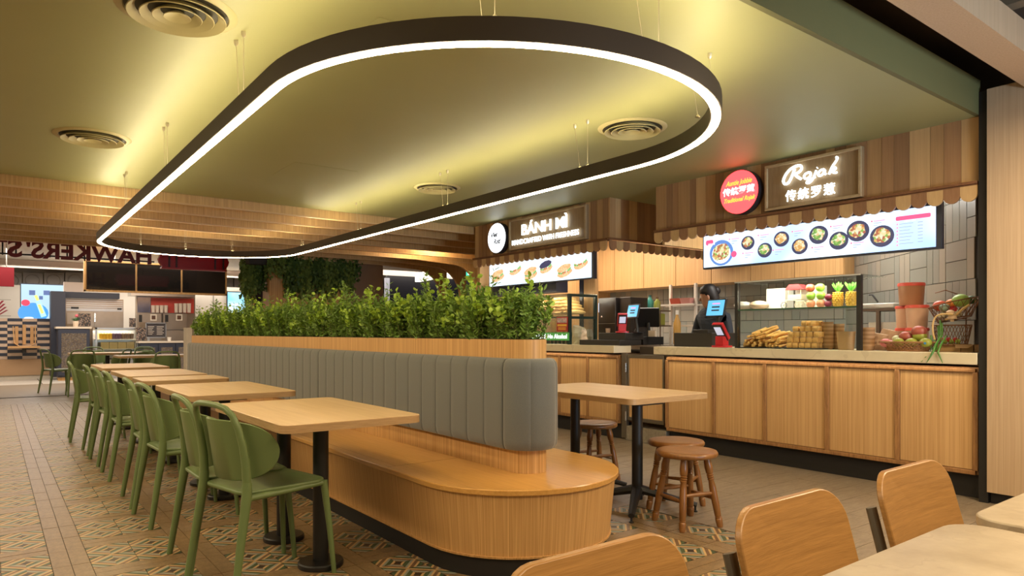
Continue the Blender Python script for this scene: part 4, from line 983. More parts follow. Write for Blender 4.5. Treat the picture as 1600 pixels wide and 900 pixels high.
for px, dz, m, l, rr_ in ((1384, .05, MP, 'pinkish round fruit at the left rim of the wicker basket', .036), (1391, .045, MP, 'small pink fruit at the front left of the wicker basket', .030), (1404, .055, MG, 'green mango, leftmost in the front of the wicker basket', .036),
        (1424, .055, MG, 'green mango in the middle of the front row of the wicker basket', .036), (1446, .055, MG, 'yellow-green mango with a small blue sticker, right in the wicker basket', .036), (1415, .10, MR, 'dark red mango behind the front row of the wicker basket', .040),
        (1437, .10, MG, 'large green mango lying on top of the wicker basket', .042), (1436, .135, MR, 'large dark red mango at the back top of the wicker basket', .046), (1401, .085, mat('pale_fruit', (.55,.55,.35), .4), 'pale fruit behind the leftmost green mango', .028)):
    xx = 5.50 if dz < .06 else 5.555; yy = onX(px, 520, xx)[0]; o = ob('mango', MB().sphere((xx, yy, WZ+dz+rr_*.3), (rr_*.95, rr_*1.2, rr_*.95), 14, 10), m, None, l, 'fruit', 'fruit heaped in the wicker basket', smooth=60)
y = onX(1445, 526, 5.46)[0]; ob('fruit_sticker', MB().lathe((0,0,0), [(.009,0),(.009,.001)], 10).move(Matrix.Translation((5.463, y, WZ+.062)) @ Matrix.Rotation(-PI/2, 4, 'Y')), mat('sticker_blue', (.05,.25,.6), .4), None, 'tiny round blue sticker on the right mango', 'sticker')
# tiered wire baskets
x, y = 5.66, onX(1487, 520, 5.66)[0]; t = empty('wire_basket_stand', (x, y, WZ), 'tiered rusty wire baskets full of vegetables at the right end of the counter', 'basket stand')
weave(x, y, WZ+.045, .07, .10, .095, .13, .15, WIRE, 18, r=.0022, name='lower_basket', parent=t); weave(x+.02, y-.01, WZ+.24, .075, .11, .12, .17, .12, WIRE, 20, r=.0022, name='upper_basket', parent=t, tilt=-.22)
ob('basket_floor', MB().lathe((x, y, WZ+.043), [(.07,0),(.07,.004)], 18, 1, 1.4).lathe((x+.02, y-.01, WZ+.238), [(.075,0),(.075,.004)], 18, 1, 1.4), WIRE, t)
ob('stand_leg', MB().tube([(x+.11, y-.05, WZ), (x+.13, y-.05, WZ+.30), (x+.11, y-.02, WZ+.42), (x+.05, y+.06, WZ+.46), (x+.02, y+.12, WZ+.44)], .004, 6).tube([(x-.06, y-.08, WZ), (x-.06, y-.08, WZ+.05)], .004, 6).tube([(x-.06, y+.08, WZ), (x-.06, y+.08, WZ+.05)], .004, 6), WIRE, t)
VEG = [(-.02,.07,.36,.046,AR,'tomato','tomato','red tomato at the left of the upper wire basket'), (.0,.0,.375,.040,mat('tomato_orange',(.75,.25,.05),.35),'tomato','tomato','orange tomato in the middle of the upper wire basket'), (-.05,.03,.345,.034,mat('blue_green_fruit',(.25,.35,.28),.5),'guava','fruit','grey-green fruit at the front of the upper wire basket'),
       (.0,-.06,.395,.055,mat('star_green',(.32,.50,.10),.45,var=.3),'gourd','vegetable','large light green fruit on top of the upper wire basket'), (.05,-.11,.40,.035,mat('dark_green_veg',(.04,.10,.03),.5),'avocado','fruit','dark green fruit at the back right of the upper wire basket'), (-.03,-.02,.33,.03,RED,'chilli_bunch','vegetable','small red pepper wedged in the upper wire basket')]
for dx, dy, dz, r_, m, nm, c, l in VEG: ob(nm, MB().sphere((x+dx, y+dy, WZ+dz-.02), (r_, r_*1.1, r_*.88), 12, 9), m, None, l, c, smooth=60)
for k, (dy, dz, m) in enumerate(((.05,.28,'pale'),(.0,.285,'pale'),(-.05,.29,'pale'))): ob('garlic_bulb', MB().lathe((x-.03, y+dy, WZ+dz-.035), [(.012,0),(.028,.012),(.03,.03),(.012,.045),(.004,.065)], 10), mat('garlic_white', (.62,.58,.42), .5), None, 'pale garlic bulb inside the upper wire basket, %s from the left' % ORD[k], 'garlic', 'garlic bulbs in the upper basket')
for k in range(6):
    dx, dy = R.uniform(-.03,.03), -.055+.022*k; ob('small_tomato', MB().sphere((x-.03+dx*.3, y+dy, WZ+.075+.012*(k % 2)), .019, 8, 6), RED if k % 2 else mat('lime', (.25,.35,.05), .4), None, 'small %s round vegetable low in the lower wire basket, %s from the right' % ('red' if k % 2 else 'green', ORD[k]), 'vegetable', 'small vegetables in the lower wire basket')
for k in range(7):
    dy = .10-.012*k; dz = [.05,-.04,.02,.0,.12,.16,.14][k]; cv = MB().tube([(x-.10, y+dy, WZ+.07+dz), (x-.115, y+dy-.008, WZ+.02+dz), (x-.12 if dz > 0 else x-.31, y+dy-.004, WZ-.04+dz*.7)], [.007,.0065,.002], 7)
    ob('green_chilli', cv, mat('chilli_green', (.06,.19,.02), .3), None, 'long green chilli in the bunch on the wire baskets, %s from the left' % ORD[k], 'chilli', 'green chillies hanging from the wire baskets', smooth=60)
# hanging chillies over the worktop edge
for k, (px, a) in enumerate(((1457, .04), (1465, -.03))):
    yy = onX(px, 545, 5.35)[0]; ob('green_chilli', MB().tube([(5.47, yy-.01, WZ+.12), (5.40, yy, WZ+.05), (5.357, yy, WZ-.0), (5.355, yy+a, WZ-.075)], [.004,.007,.0075,.002], 8), mat('chilli_green', (.06,.19,.02), .3), None, 'large green chilli dangling over the worktop edge, %s of two' % ('left','right')[k], 'chilli', smooth=60)
ob('rope', MB().tube(cr([(0,0),(.02,.05),(.035,.16),(.02,.22),(-.05,.23),(-.10,.20)], 5) and [(5.50-.0*i, onX(1456,500,5.5)[0]+p[0]-.02, WZ+.09+p[1]) for i, p in enumerate(cr([(0,0),(.012,.05),(.012,.12),(-.01,.17),(-.06,.185),(-.12,.18)], 5))], .006, 7), ROPE, None, 'pale rope looping from the wire basket down to the wicker basket', 'rope')
ob('rope', MB().tube([(x-.08, y+.01, WZ+.235), (x-.09, y-.05, WZ+.255), (x-.08, y-.10, WZ+.31), (x-.07, y-.14, WZ+.34)], .009, 7), ROPE, None, 'thick pale rope tied at the right of the upper wire basket', 'rope')
for k, (px, dz) in enumerate(((1488, .24), (1485, .275))): ob('mushroom', MB().lathe((x-.12, onX(px, 480, x-.12)[0], WZ+dz), [(.012,-.02),(.012,0),(.03,.0),(.028,.018),(.01,.03)], 12), mat('mushroom_tan', (.55,.38,.22), .6), None, 'tan mushroom between the wire baskets, %s' % ('lower one','upper one')[k], 'mushroom')
CB = mat('cardboard', (.40,.24,.10), .75); 
yb = onX(1510, 545, 5.75)[0]; t = empty('cardboard_box', (5.72, yb, WZ), 'open cardboard box at the right end of the counter under the wire baskets', 'box')
ob('walls', MB().box(5.60,5.605,yb-.10,yb+.16,WZ,WZ+.055).box(5.85,5.855,yb-.10,yb+.16,WZ,WZ+.055).box(5.6,5.855,yb+.155,yb+.16,WZ,WZ+.055).box(5.6,5.855,yb-.10,yb-.095,WZ,WZ+.055), CB, t, smooth=None); ob('flap', MB().add([(5.60,yb+.02,WZ+.055),(5.60,yb-.10,WZ+.055),(5.52,yb-.09,WZ+.03),(5.52,yb-.01,WZ+.03)], [(0,1,2,3)]), CB, t)
PB = mat('paper_bag_shiny', (.46,.30,.19), .35, var=.2, vscale=14)
for px, x_, z_, sy, sz, l in ((1376, 5.70, WZ, .085, .13, 'crumpled kraft paper bag standing behind the wicker basket'), (1394, 5.86, WZ, .10, .16, 'larger crumpled kraft bag behind, beside the red-lidded tubs')):
    yy = onX(px, 500, x_)[0]; m = MB(); secs = []
    for q in range(7):
        f = q/6; s = 1-.25*f**2; secs.append([(x_+.06*s*math.cos(a)*(1+R.uniform(-.14,.14)), yy+sy*s*math.sin(a)*(1+R.uniform(-.14,.14)), z_+sz*f*(1+.1*math.sin(a))) for a in [2*PI*i/12 for i in range(12)]])
    ob('paper_bag', m.loft(secs), PB, None, l, 'bag', smooth=None)
# back rack by the diagonal wall
t = empty('wire_shelf', (6.5, 3.0, 1.0), 'dark shelf with clear plastic trays against the tiled wall behind the counter', 'shelf')
ya, yb = onX(1348, 480, 6.35)[0], onX(1404, 480, 6.35)[0]
ob('shelf_board', MB().box(6.30, 6.55, yb, ya, 1.35, 1.375), mat('dark_shelf', (.10,.06,.035), .5), t); ob('bracket', MB().box(6.3, 6.33, (ya+yb)/2-.015, (ya+yb)/2+.015, 1.0, 1.35), mat('dark_shelf', (.1,.06,.035), .5), t)
for k, px in enumerate((1358, 1386)):
    yy = onX(px, 470, 6.4)[0]; ob('plastic_tray', MB().box(6.33, 6.50, yy-.09, yy+.09, 1.376, 1.42), BAGM, None, 'clear plastic tray on the dark shelf, %s of two' % ('left','right')[k], 'tray', bev=.008)
yy = onX(1372, 470, 6.38)[0]; ob('ladle', MB().tube([(6.38, yy, 1.43), (6.38, yy+.05, 1.50), (6.38, yy+.08, 1.50)], .008, 6), BLACK, None, 'black ladle handle leaning in the plastic trays', 'ladle')
for k, px in enumerate((1372, 1390)):
    yy = onX(px, 500, 6.35)[0]; ob('storage_tub', MB().lathe((6.45, yy, 1.0), [(.10,0),(.12,.24),(.115,.25)], 18), mat('milky_tub', (.66,.60,.52), .35), None, 'milky white tub standing under the dark shelf, %s of two' % ('left','right')[k], 'tub')
ob('rear_worktop', MB().box(6.25, 6.62, 3.0, 4.5, .94, .999).box(6.62, 7.55, 4.0, 7.4, .94, .999), STEEL, None, 'steel rear worktop along the back of the stalls', 'worktop', smooth=None)
# ================= TILLS, WORKER, RACK =================
BLU = emis('screen_blue', (.10,.42,.72), 1.3, (.02,.05,.08)); BLU2 = emis('screen_pink_text', (.75,.30,.62), 1.2)
def till_screen(label, x, px, py, w_, h, rz, tilt=rad(-12), base=None):
    """tablet on a stand facing the customer (-x)"""
    y, z = onX(px, py, x); t = empty('till_screen', (x, y, WZ), label, 'screen')
    M = Matrix.Translation((x, y, z)) @ Matrix.Rotation(rz, 4, 'Z') @ Matrix.Rotation(tilt, 4, 'Y')
    ob('casing', MB().box(-.0, .018, -w_/2-.012, w_/2+.012, -h/2-.012, h/2+.012).move(M), DARK, t, bev=.003)
    ob('lit_screen', MB().box(-.002, -.0003, -w_/2, w_/2, -h/2, h/2).move(M), BLU, t, smooth=None)
    for k in range(3): ob('screen_text', MB().box(-.003, -.0021, -w_*.25, w_*.22, h*(.28-.22*k)-.008, h*(.28-.22*k)+.006).move(M), BLU2 if k == 0 else NAVY, t, smooth=None)
    zb = base if base else WZ
    ob('stand', MB().tube([(x+.06, y, zb), (x+.07, y, zb+.05), (x+.03, y, z)], [.03,.02,.02], 10).box(x, x+.14, y-.07, y+.07, zb, zb+.012), BLACK, t); return t
def terminal(label, x, px, z, sc=1, rz=0):
    y = onX(px, 520, x)[0]; t = empty('card_terminal', (x, y, z), label, 'card reader'); RP = mat('red_plastic', (.55,.02,.03), .3)
    T = Matrix.Translation((x, y, z)) @ Matrix.Rotation(rz, 4, 'Z') @ Matrix.Scale(sc, 4)
    ob('base', MB().prism(rrect(-.06,.06,-.06,.06,.02,3), 'z', 0, .014).move(T), RP, t, bev=.002)
    ob('pedestal', MB().box(-.035,.035,-.036,.036,.014,.085).move(T), RP, t, bev=.004)
    T2 = T @ Matrix.Translation((-.01, 0, .125)) @ Matrix.Rotation(rad(-38), 4, 'Y')
    ob('cradle', MB().box(-.014,.012,-.046,.046,-.075,.075).move(T2), RP, t, bev=.004); ob('device', MB().box(-.024,-.014,-.038,.038,-.08,.07).move(T2), DARK, t, bev=.003)
    ob('device_screen', MB().box(-.0255,-.0241,-.03,.03,-.02,.055).move(T2), emis('device_grey', (.55,.6,.75), .7, (.3,.3,.35)), t, smooth=None); return t
# snack stall till
ya, yb = onX(1055, 530, 5.62)[0], onX(1114, 530, 5.62)[0]
ob('cash_drawer', MB().box(5.60, 5.98, yb, ya, WZ, 1.155), mat('till_dark', (.022,.018,.014), .4), None, 'large dark cash drawer box on the snack stall worktop, near the gap', 'cash drawer', bev=.004)
till_screen('blue lit till screen on a stand above the cash drawer of the snack stall', 5.74, 1118, 481, .235, .155, rad(-12), rad(12), 1.016)
terminal('red card terminal on the snack stall worktop beside the display case', 5.56, 1128, WZ, 1.25)
ob('kitchen_box', MB().box(6.15, 6.4, onX(1106, 520, 6.15)[0], onX(1082, 520, 6.15)[0], 1.0, 1.19), mat('till_dark', (.022,.018,.014), .4), None, 'small dark appliance behind the cash drawer', 'appliance', bev=.004)
# ---- worker behind the till
def person():
    X_ = 6.45; y, ztop = onX(1114, 447, X_); 
    t = empty('person', (X_, y, 0), 'worker behind the snack stall till, dark hair, dark top, head turned aside and bowed', 'person')
    Hh = ztop; SK = mat('skin', (.42,.22,.14), .55); 
    # continuous body with skin modifier
    hz = Hh-.12
    V = [(0,0,.92),(0,0,1.08),(0,0,1.25),(0,0,1.38),(-.04,0,1.45),( -.07,-.01,hz-.04),
         (0,.17,1.36),(-.02,.24,1.12),(-.20,.20,1.02),(0,-.17,1.36),(-.02,-.24,1.12),(-.20,-.20,1.02),
         (0,.09,.88),(0,.10,.50),(0.02,.10,.08),(-.12,.11,.03),(0,-.09,.88),(0,-.10,.50),(.02,-.10,.08),(-.12,-.11,.03)]
    rr_ = [.13,.12,.135,.12,.05,.05,.055,.045,.032,.055,.045,.032,.085,.06,.042,.035,.085,.06,.042,.035]
    E_ = [(0,1),(1,2),(2,3),(3,4),(4,5),(3,6),(6,7),(7,8),(3,9),(9,10),(10,11),(0,12),(12,13),(13,14),(14,15),(0,16),(16,17),(17,18),(18,19)]
    me = bpy.data.meshes.new('body'); me.from_pydata([Vector(v) for v in V], E_, []); o = bpy.data.objects.new('body', me); COL.objects.link(o); o.parent = t
    sk = o.modifiers.new('skin', 'SKIN'); lay = me.skin_vertices[0] if me.skin_vertices else None
    if lay is None:
        bm_ok = True; import bmesh; bm = bmesh.new(); bm.from_mesh(me); bm.verts.layers.skin.verify(); bm.to_mesh(me); bm.free(); lay = me.skin_vertices[0]
    for i, r_ in enumerate(rr_): lay.data[i].radius = (r_, r_*1.15) if i < 4 else (r_, r_)
    lay.data[0].use_root = True; ss = o.modifiers.new('sub', 'SUBSURF'); ss.levels = 2; ss.render_levels = 2; me.materials.append(mat('dark_shirt', (.02,.025,.035), .8))
    M = Matrix.Translation((X_-.09, y-.01, hz)) @ Matrix.Rotation(rad(-60), 4, 'Z') @ Matrix.Rotation(rad(-14), 4, 'Y')
    hd = MB(); secs = []
    for (z, rx, ry, dx) in ((-.125,.035,.035,.0),(-.115,.05,.045,-.02),(-.09,.068,.056,-.015),(-.05,.082,.066,-.006),(-.01,.088,.072,0),(.03,.092,.075,.004),(.07,.088,.073,.008),(.10,.068,.058,.01),(.12,.03,.028,.01)):
        secs.append([(dx-rx*math.cos(a)*(1 if math.cos(a) < 0 else 1), ry*math.sin(a), z) for a in [2*PI*i/16 for i in range(16)]])
    hd.loft([s[::-1] for s in secs]); hd.tube([(-.085,0,.02),(-.103,0,-.018),(-.088,0,-.03)], [.008,.014,.008], 8)
    hd.sphere((-.0,.075,-.01), (.016,.008,.028), 8, 6).sphere((.0,-.075,-.01), (.016,.008,.028), 8, 6).tube([(-.078,-.022,-.062),(-.086,0,-.060),(-.078,.022,-.062)], [.004,.007,.004], 6)
    ob('head', hd.move(M), SK, t, smooth=60)
    hr = MB(); secs = []
    for (z, rx, ry, dx) in ((-.06,.05,.07,.055),(-.02,.072,.079,.038),(.02,.09,.083,.022),(.05,.099,.084,.012),(.09,.093,.08,.01),(.12,.068,.06,.012),(.137,.03,.03,.012)):
        secs.append([(dx-rx*math.cos(a), ry*math.sin(a), z) for a in [2*PI*i/16 for i in range(16)]])
    hr.loft([s[::-1] for s in secs]).sphere((.10,0,.04), (.04,.045,.045), 10, 8); ob('hair', hr.move(M), mat('black_hair', (.012,.010,.012), .5), t, smooth=60)
    ey = MB().sphere((-.083,.03,.012), .010, 8, 6).sphere((-.083,-.03,.012), .010, 8, 6); ob('eyes', ey.move(M), WHITEP, t)
    hm = MB()
    for s in (1, -1):
        p = Vector((X_-.20, y+s*.20, 1.02)); hm.sphere(p+Vector((-.045,0,0)), (.045,.035,.016), 10, 7)
        for q in range(4): dyy = (-.024+.016*q); hm.tube([p+Vector((-.07,dyy,.0)), p+Vector((-.105-.006*(q in (1,2)),dyy*1.1,-.004)), p+Vector((-.128-.008*(q in (1,2)),dyy*1.15,-.014))], [.0085,.008,.006], 6)
        hm.tube([p+Vector((-.03,-s*.03,0)), p+Vector((-.06,-s*.052,-.002)), p+Vector((-.085,-s*.056,-.008))], [.010,.009,.007], 6)
    ob('hands', hm, SK, t, smooth=60)
person()
# ---- white wire rack at the back
RW = mat('rack_white', (.62,.55,.46), .45)
t = empty('wire_rack', (7.0, 5.6, 1.0), 'white metal rack with wire shelves at the back of the stalls', 'rack')
xa = 6.95; yl_, yr_ = onX(1048, 480, xa)[0], onX(1087, 480, xa)[0]
for y in (yl_, yr_): ob('upright', MB().box(xa-.015, xa+.015, y-.015, y+.015, 1.0, 1.77), RW, t, smooth=None)
for py, nm in ((477, 'shelf'), (509, 'shelf')):
    z = onX(1050, py, xa)[1]; y0_, y1_ = onX(1094, py, xa)[0], onX(1028, py, xa)[0]; m = MB()
    m.box(xa-.14, xa-.12, y0_, y1_, z-.012, z+.008).box(xa+.15, xa+.16, y0_, y1_, z-.012, z+.008)
    for k in range(15): yy = y0_+(y1_-y0_)*k/14; m.box(xa-.12, xa+.15, yy-.003, yy+.003, z-.006, z)
    ob('shelf', m, RW, t, smooth=None)
z = onX(1070, 476, xa)[1]
for px, m_, l in ((1060, mat('red_basket', (.60,.10,.06), .4), 'red plastic basket on the upper shelf of the white rack'), (1076, mat('pink_tub', (.62,.28,.25), .4), 'pink tub beside the red basket on the white rack')):
    yy = onX(px, 470, xa)[0]; ob('plastic_basket', MB().loft([[(xa+a*s, yy+b*s, zz) for a, b in rrect(-.08,.08,-.09,.09,.02,2)] for s, zz in ((.8,z),(1,z+.075),(1.06,z+.08),(1.0,z+.08),(.75,z+.006))]), m_, None, l, 'basket')
def bottle(label, px, py, x, z, r_, h, m_, capm, cat='bottle'):
    y = onX(px, py, x)[0]; t = empty('bottle', (x, y, z), label, cat); ob('body', MB().lathe((x, y, z), [(r_*.95,0),(r_,h*.1),(r_,h*.62),(r_*.45,h*.8),(r_*.35,h*.9)], 16), m_, t, smooth=50); ob('cap', MB().lathe((x, y, z+h*.88), [(r_*.42,0),(r_*.42,h*.12),(r_*.3,h*.13)], 12), capm, t)
bottle('clear oil bottle with pale cap standing by the white rack', 1058, 500, 6.75, 1.01, .045, .42, mat('amber_oil', (.50,.27,.06), .3), WHITEP)
bx_ = 6.7; za = onX(1020, 483, bx_)[1]
bottle('teal sauce bottle on the dark rack behind the tills', 1015.5, 478, bx_, za-.02, .048, .20, mat('teal_bottle', (.04,.22,.19), .3), mat('teal_cap', (.03,.10,.09), .4))
bottle('olive green bottle beside the teal one behind the tills', 1027, 478, bx_, za-.02, .042, .17, mat('olive_bottle', (.22,.24,.04), .3), mat('brown_cap', (.12,.06,.03), .4))
yy = onX(1003, 480, bx_)[0]; ob('white_tub', MB().lathe((bx_, yy, za-.02), [(.06,0),(.07,.12),(.072,.13)], 16), WHITEP, None, 'white tub left of the teal bottle behind the tills', 'tub')
t = empty('small_rack', (bx_, onX(1022, 500, bx_)[0], 1.0), 'small dark metal rack holding bottles behind the tills', 'rack'); y0_, y1_ = onX(1040, 500, bx_)[0], onX(996, 500, bx_)[0]
ob('frame', MB().box(bx_-.1, bx_+.1, y0_, y1_, za-.035, za-.022).box(bx_-.1, bx_+.1, y0_, y1_, za-.22, za-.21).box(bx_-.1,bx_-.09,y0_,y0_+.01,1.0,za-.03).box(bx_-.1,bx_-.09,y1_-.01,y1_,1.0,za-.03), mat('dark_shelf', (.10,.06,.035), .5), t)
yy = onX(1030, 493, bx_)[0]; ob('green_tin', MB().box(bx_-.05, bx_+.05, yy-.055, yy+.055, za-.205, za-.06), mat('tin_green', (.26,.27,.04), .4), None, 'square green tin with dark leaf mark on the small rack', 'tin', bev=.006)
# ---- sandwich stall till group
zt_ = onX(960, 516, 5.6)[1]
ya, yb = onX(915, 530, 5.55)[0], onX(978, 530, 5.55)[0]
dk = mat('till_dark', (.022,.018,.014), .4)
ob('cash_drawer', MB().box(5.45, 5.80, yb, ya, WZ, 1.075), dk, None, 'low wide dark cash drawer on the sandwich stall worktop', 'cash drawer', bev=.004)
ya2, yb2 = onX(940, 520, 5.6)[0], onX(982, 520, 5.6)[0]
ob('printer_box', MB().box(5.55, 5.85, yb2, ya2, 1.077, 1.155), dk, None, 'dark till base stacked on the low cash drawer', 'till', bev=.004)
ya3, yb3 = onX(1000, 530, 5.9)[0], onX(1040, 530, 5.9)[0]
ob('black_tray', MB().box(5.85, 6.2, 5.26, 5.26+(ya3-yb3)*.95, 1.017, 1.11), BLACK, None, 'black open tray box at the right end of the sandwich stall worktop', 'box', bev=.004)
till_screen('blue lit till screen of the sandwich stall', 5.68, 988.5, 486, .20, .13, rad(-14), rad(14), 1.155)
y, z = onX(1012, 496, 5.98); ob('tilted_screen', MB().box(-.012,.012,-.13,.13,-.12,.12).move(Matrix.Translation((5.98, y, z)) @ Matrix.Rotation(rad(40), 4, 'Z') @ Matrix.Rotation(rad(-28), 4, 'Y')), BLACK, None, 'back of a dark till screen leaning away, right of the blue one', 'screen', bev=.004)
ob('short_stand', MB().tube([(6.0, y, 1.112), (5.99, y, z-.06)], .02, 8), BLACK, None, 'short dark stand under the leaning till screen', 'stand')
terminal('red card terminal on the sandwich stall till base', 5.60, 972, 1.156, 1.15, rad(50))
y = onX(1020, 512, 5.95)[0]; ob('receipt_paper', MB().box(5.93, 5.95, y-.05, y+.05, 1.111, 1.18), mat('receipt_white', (.60,.50,.40), .6), None, 'curled pale receipt papers by the leaning till screen', 'paper')
y = onX(950, 513, 5.6)[0]; ob('till_roll', MB().lathe((5.6, y, 1.156), [(.025,0),(.028,.05),(.01,.05)], 14), mat('roll_tan', (.5,.36,.24), .6), None, 'small tan paper roll on the till base, left of the red terminal', 'paper roll')
# coffee machine
x0_, y0_, y1_ = 6.25, onX(962, 490, 6.25)[0], onX(925, 490, 6.25)[0]
t = empty('coffee_machine', (6.4, (y0_+y1_)/2, 1.0), 'tall black coffee machine with a small lit display', 'coffee machine'); DG = mat('machine_black', (.022,.018,.017), .3)
ob('housing', MB().box(x0_, 6.62, y0_, y1_, 1.0, 1.60), DG, t, bev=.006); ob('door_line', MB().box(x0_-.006, x0_, y0_+.01, y1_-.01, 1.27, 1.275), STEEL, t)
y, z = onX(930.5, 481, x0_-.01); ob('display', MB().box(x0_-.006, x0_-.001, y-.055, y+.055, z-.06, z+.06), emis('display_pale', (.55,.68,.90), 1.1, (.2,.2,.2)), t, smooth=None)
ob('knob', MB().sphere((x0_-.01, onX(941, 495, x0_)[0], onX(941, 495, x0_)[1]), .012, 8, 6), CHROME, t)
ob('cold_cabinet', MB().box(6.30, 6.62, onX(985, 490, 6.3)[0], y0_-.02, 1.0, 1.60), mat('machine_black', (.02,.02,.02), .3), None, 'black cabinet right of the coffee machine', 'appliance', bev=.006)
# bread case
by0, by1 = onX(893, 500, 5.45)[0], 7.9
t = empty('bread_case', (5.65, 7.2, WZ), 'glass bread case with green-black posts on the sandwich stall worktop', 'display case'); GB = mat('post_green_black', (.012,.03,.025), .3); bz = onX(893, 459, 5.45)[1]; bs = onX(893, 494, 5.45)[1]
for x in (5.42, 5.84): ob('post', MB().box(x, x+.035, by0, by0+.04, WZ, bz), GB, t, smooth=None)
for z in (bz-.03, bs-.03): ob('side_rail', MB().box(5.455, 5.84, by0, by0+.03, z, z+.03), GB, t, smooth=None)
ob('glass_shelf', MB().box(5.43, 5.84, by0+.04, by1, bs-.012, bs-.002), GLASS, t); ob('shelf_edge', MB().box(5.425, 5.43, by0+.04, by1, bs-.016, bs), mat('glass_edge_green', (.06,.14,.08), .2), t)
ob('front_glass', MB().box(5.418, 5.42, by0+.04, by1, WZ+.002, bz), GLASS, t); ob('top_glass', MB().box(5.42, 5.87, by0, by1, bz, bz+.006), GLASS, t)
ob('side_glass', MB().box(5.455, 5.84, by0+.012, by0+.015, WZ, bz), GLASS, t)
BRD = mat('baguette', (.85,.50,.18), .42, var=.3, vscale=12); bm_ = None
for row in range(5):
    for k in range(15-row):
        y = by0+.10+row*.039+k*.078; z = bs+.030+row*.041
        if bm_ is None:
            o = ob('baguette', MB().tube([(-.125,0,0),(-.118,0,.003),(-.08,0,.006),(0,0,.01),(.08,0,.006),(.118,0,.003),(.125,0,0)], [.005,.017,.030,.035,.030,.017,.005], 10, flat=.8), BRD, None, 'golden baguette in the pile on the bread case shelf', 'bread', 'baguettes piled in the bread case'); bm_ = o.data
        else: o = o.copy(); COL.objects.link(o)
        o['label'] = 'golden baguette in the bread case pile, %s layer up, %s from the right' % (ORD[row], ORD[k])
        o.location = (5.62+R.uniform(-.01,.01), y, z); o.rotation_euler = (R.uniform(-.2,.2), 0, R.uniform(-.12,.12)-.25)
area('bread_fill_light', (5.45, 6.9, bz-.012), .04, 1.7, 16, (1,.88,.68), (0, rad(-40), 0))  # added light, tilted inward to brighten the baguette pile
yb_, ye_ = onX(889, 528, 5.41)[0], 7.7; z0_, z1_ = onX(886, 532, 5.41)[1], onX(886, 519.5, 5.41)[1]
t = empty('green_label_strip', (5.41, 7.2, z0_), 'green sign strip reading Lard, No Alcohol on the front of the bread case', 'sign')
ob('strip', MB().box(5.408, 5.415, yb_, ye_, z0_, z1_), mat('sign_green', (.08,.36,.07), .5, emit=.25), t, smooth=None)
ob('lettering', text('No Pork, No Lard, No Alcohol', .075, MX, (5.407, yb_+.03, (z0_+z1_)/2-.024), .0008, .0016, align='RIGHT'), LWH, t)
pya, pyb = onX(870, 507, 5.412)[0], onX(887, 507, 5.412)[0]; z0_, z1_ = onX(880, 518, 5.412)[1], onX(880, 495, 5.412)[1]
t = empty('price_poster', (5.41, (pya+pyb)/2, z0_), 'small red price poster with a yellow bar on the bread case glass', 'poster')
ob('sheet', MB().box(5.409, 5.416, pyb, pya, z0_, z1_), mat('poster_red', (.42,.03,.02), .5), t, smooth=None); ob('picture', MB().box(5.4075, 5.4089, pyb+.01, pya-.01, z0_+.105, z1_-.012), food_mat('poster_food', [(.5,.2,.12),(.6,.35,.2),(.35,.25,.15)], .5), t, smooth=None)
ob('yellow_bar', MB().box(5.4075, 5.4089, pyb+.015, pya-.015, z0_+.062, z0_+.088), mat('bar_yellow', (.8,.45,.05), .5), t, smooth=None)
for k in (0, 1): ob('print_line', MB().box(5.4075, 5.4089, pyb+.03, pya-.03, z0_+.02+.018*k, z0_+.03+.018*k), mat('bar_yellow', (.8,.45,.05), .5), t, smooth=None)
for k in range(16):
    ob('dark_bottle', MB().lathe((5.70, by0+.12+k*.075, WZ), [(.022,0),(.022,.09),(.009,.12),(.009,.15)], 10), mat('dark_glass', (.03,.05,.03), .2), None, 'dark sauce bottle under the bread shelf, %s from the case post' % ORD[k], 'bottle', 'dark bottles under the bread shelf')
yy = onX(905, 515, 5.66)[0]; m = MB(); secs = []
for q in range(7):
    f = q/6; s = 1-.2*f**2; secs.append([(5.66+.08*s*math.cos(a)*(1+R.uniform(-.16,.16)), yy+.11*s*math.sin(a)*(1+R.uniform(-.16,.16)), WZ+.21*f*(1+.12*math.sin(a))) for a in [2*PI*i/12 for i in range(12)]])
ob('plastic_bag', m.loft(secs), mat('bag_cream', (.66,.52,.36), .4, var=.15), None, 'crumpled cream plastic bags beside the bread case post', 'bag', smooth=None)
yy = onX(922, 510, 5.9)[0]; ob('hanging_cloth', MB().loft([[(5.89+.012*math.cos(a), yy+(.045+.01*q)*math.sin(a), 1.20-.03*q+.0) for a in [2*PI*i/8 for i in range(8)]] for q in range(6)]), WHITEP, None, 'white cloth hanging at the side of the bread case', 'cloth')
# exit sign and lit direction sign behind the arches
x_, z_ = onY(735.5, 426.5, 14.5); t = empty('exit_sign', (x_, 14.5, z_-.1), 'small green lit EXIT sign seen between the arches', 'sign')
w2 = .11*1.0; ob('box', MB().box(x_-.12, x_+.12, 14.5, 14.55, z_-.075, z_+.075), emis('exit_green', (.0,.62,.42), 1.0, (0,.3,.2)), t); ob('lettering', text('EXIT', .14, MY, (x_, 14.497, z_-.047), .001, .003, width=.19), LWH, t)
ob('hanger', MB().tube([(x_, 14.52, z_+.075), (x_, 14.52, 3.05)], .006, 6), BLACK, t)
(xa, zaa), (xb, zbb) = onY(652, 431, 16.0), onY(700, 428, 14.0)
t = empty('direction_sign', ((xa+xb)/2, 15, 2.2), 'glowing cream hanging sign box with small round symbols behind the arches', 'sign'); LB = emis('lightbox_cream', (1,.85,.62), 3)
dirv = Vector((xb-xa, 14.0-16.0, 0)); L_ = dirv.length; dirv.normalize(); nn = Vector((dirv.y, -dirv.x, 0)); Rm = Matrix((dirv, nn, (0,0,1))).transposed()
ob('lightbox', MB().obox(((xa+xb)/2, 15, (zaa+zbb)/2), (L_, .12, .22), Rm), LB, t, smooth=None)
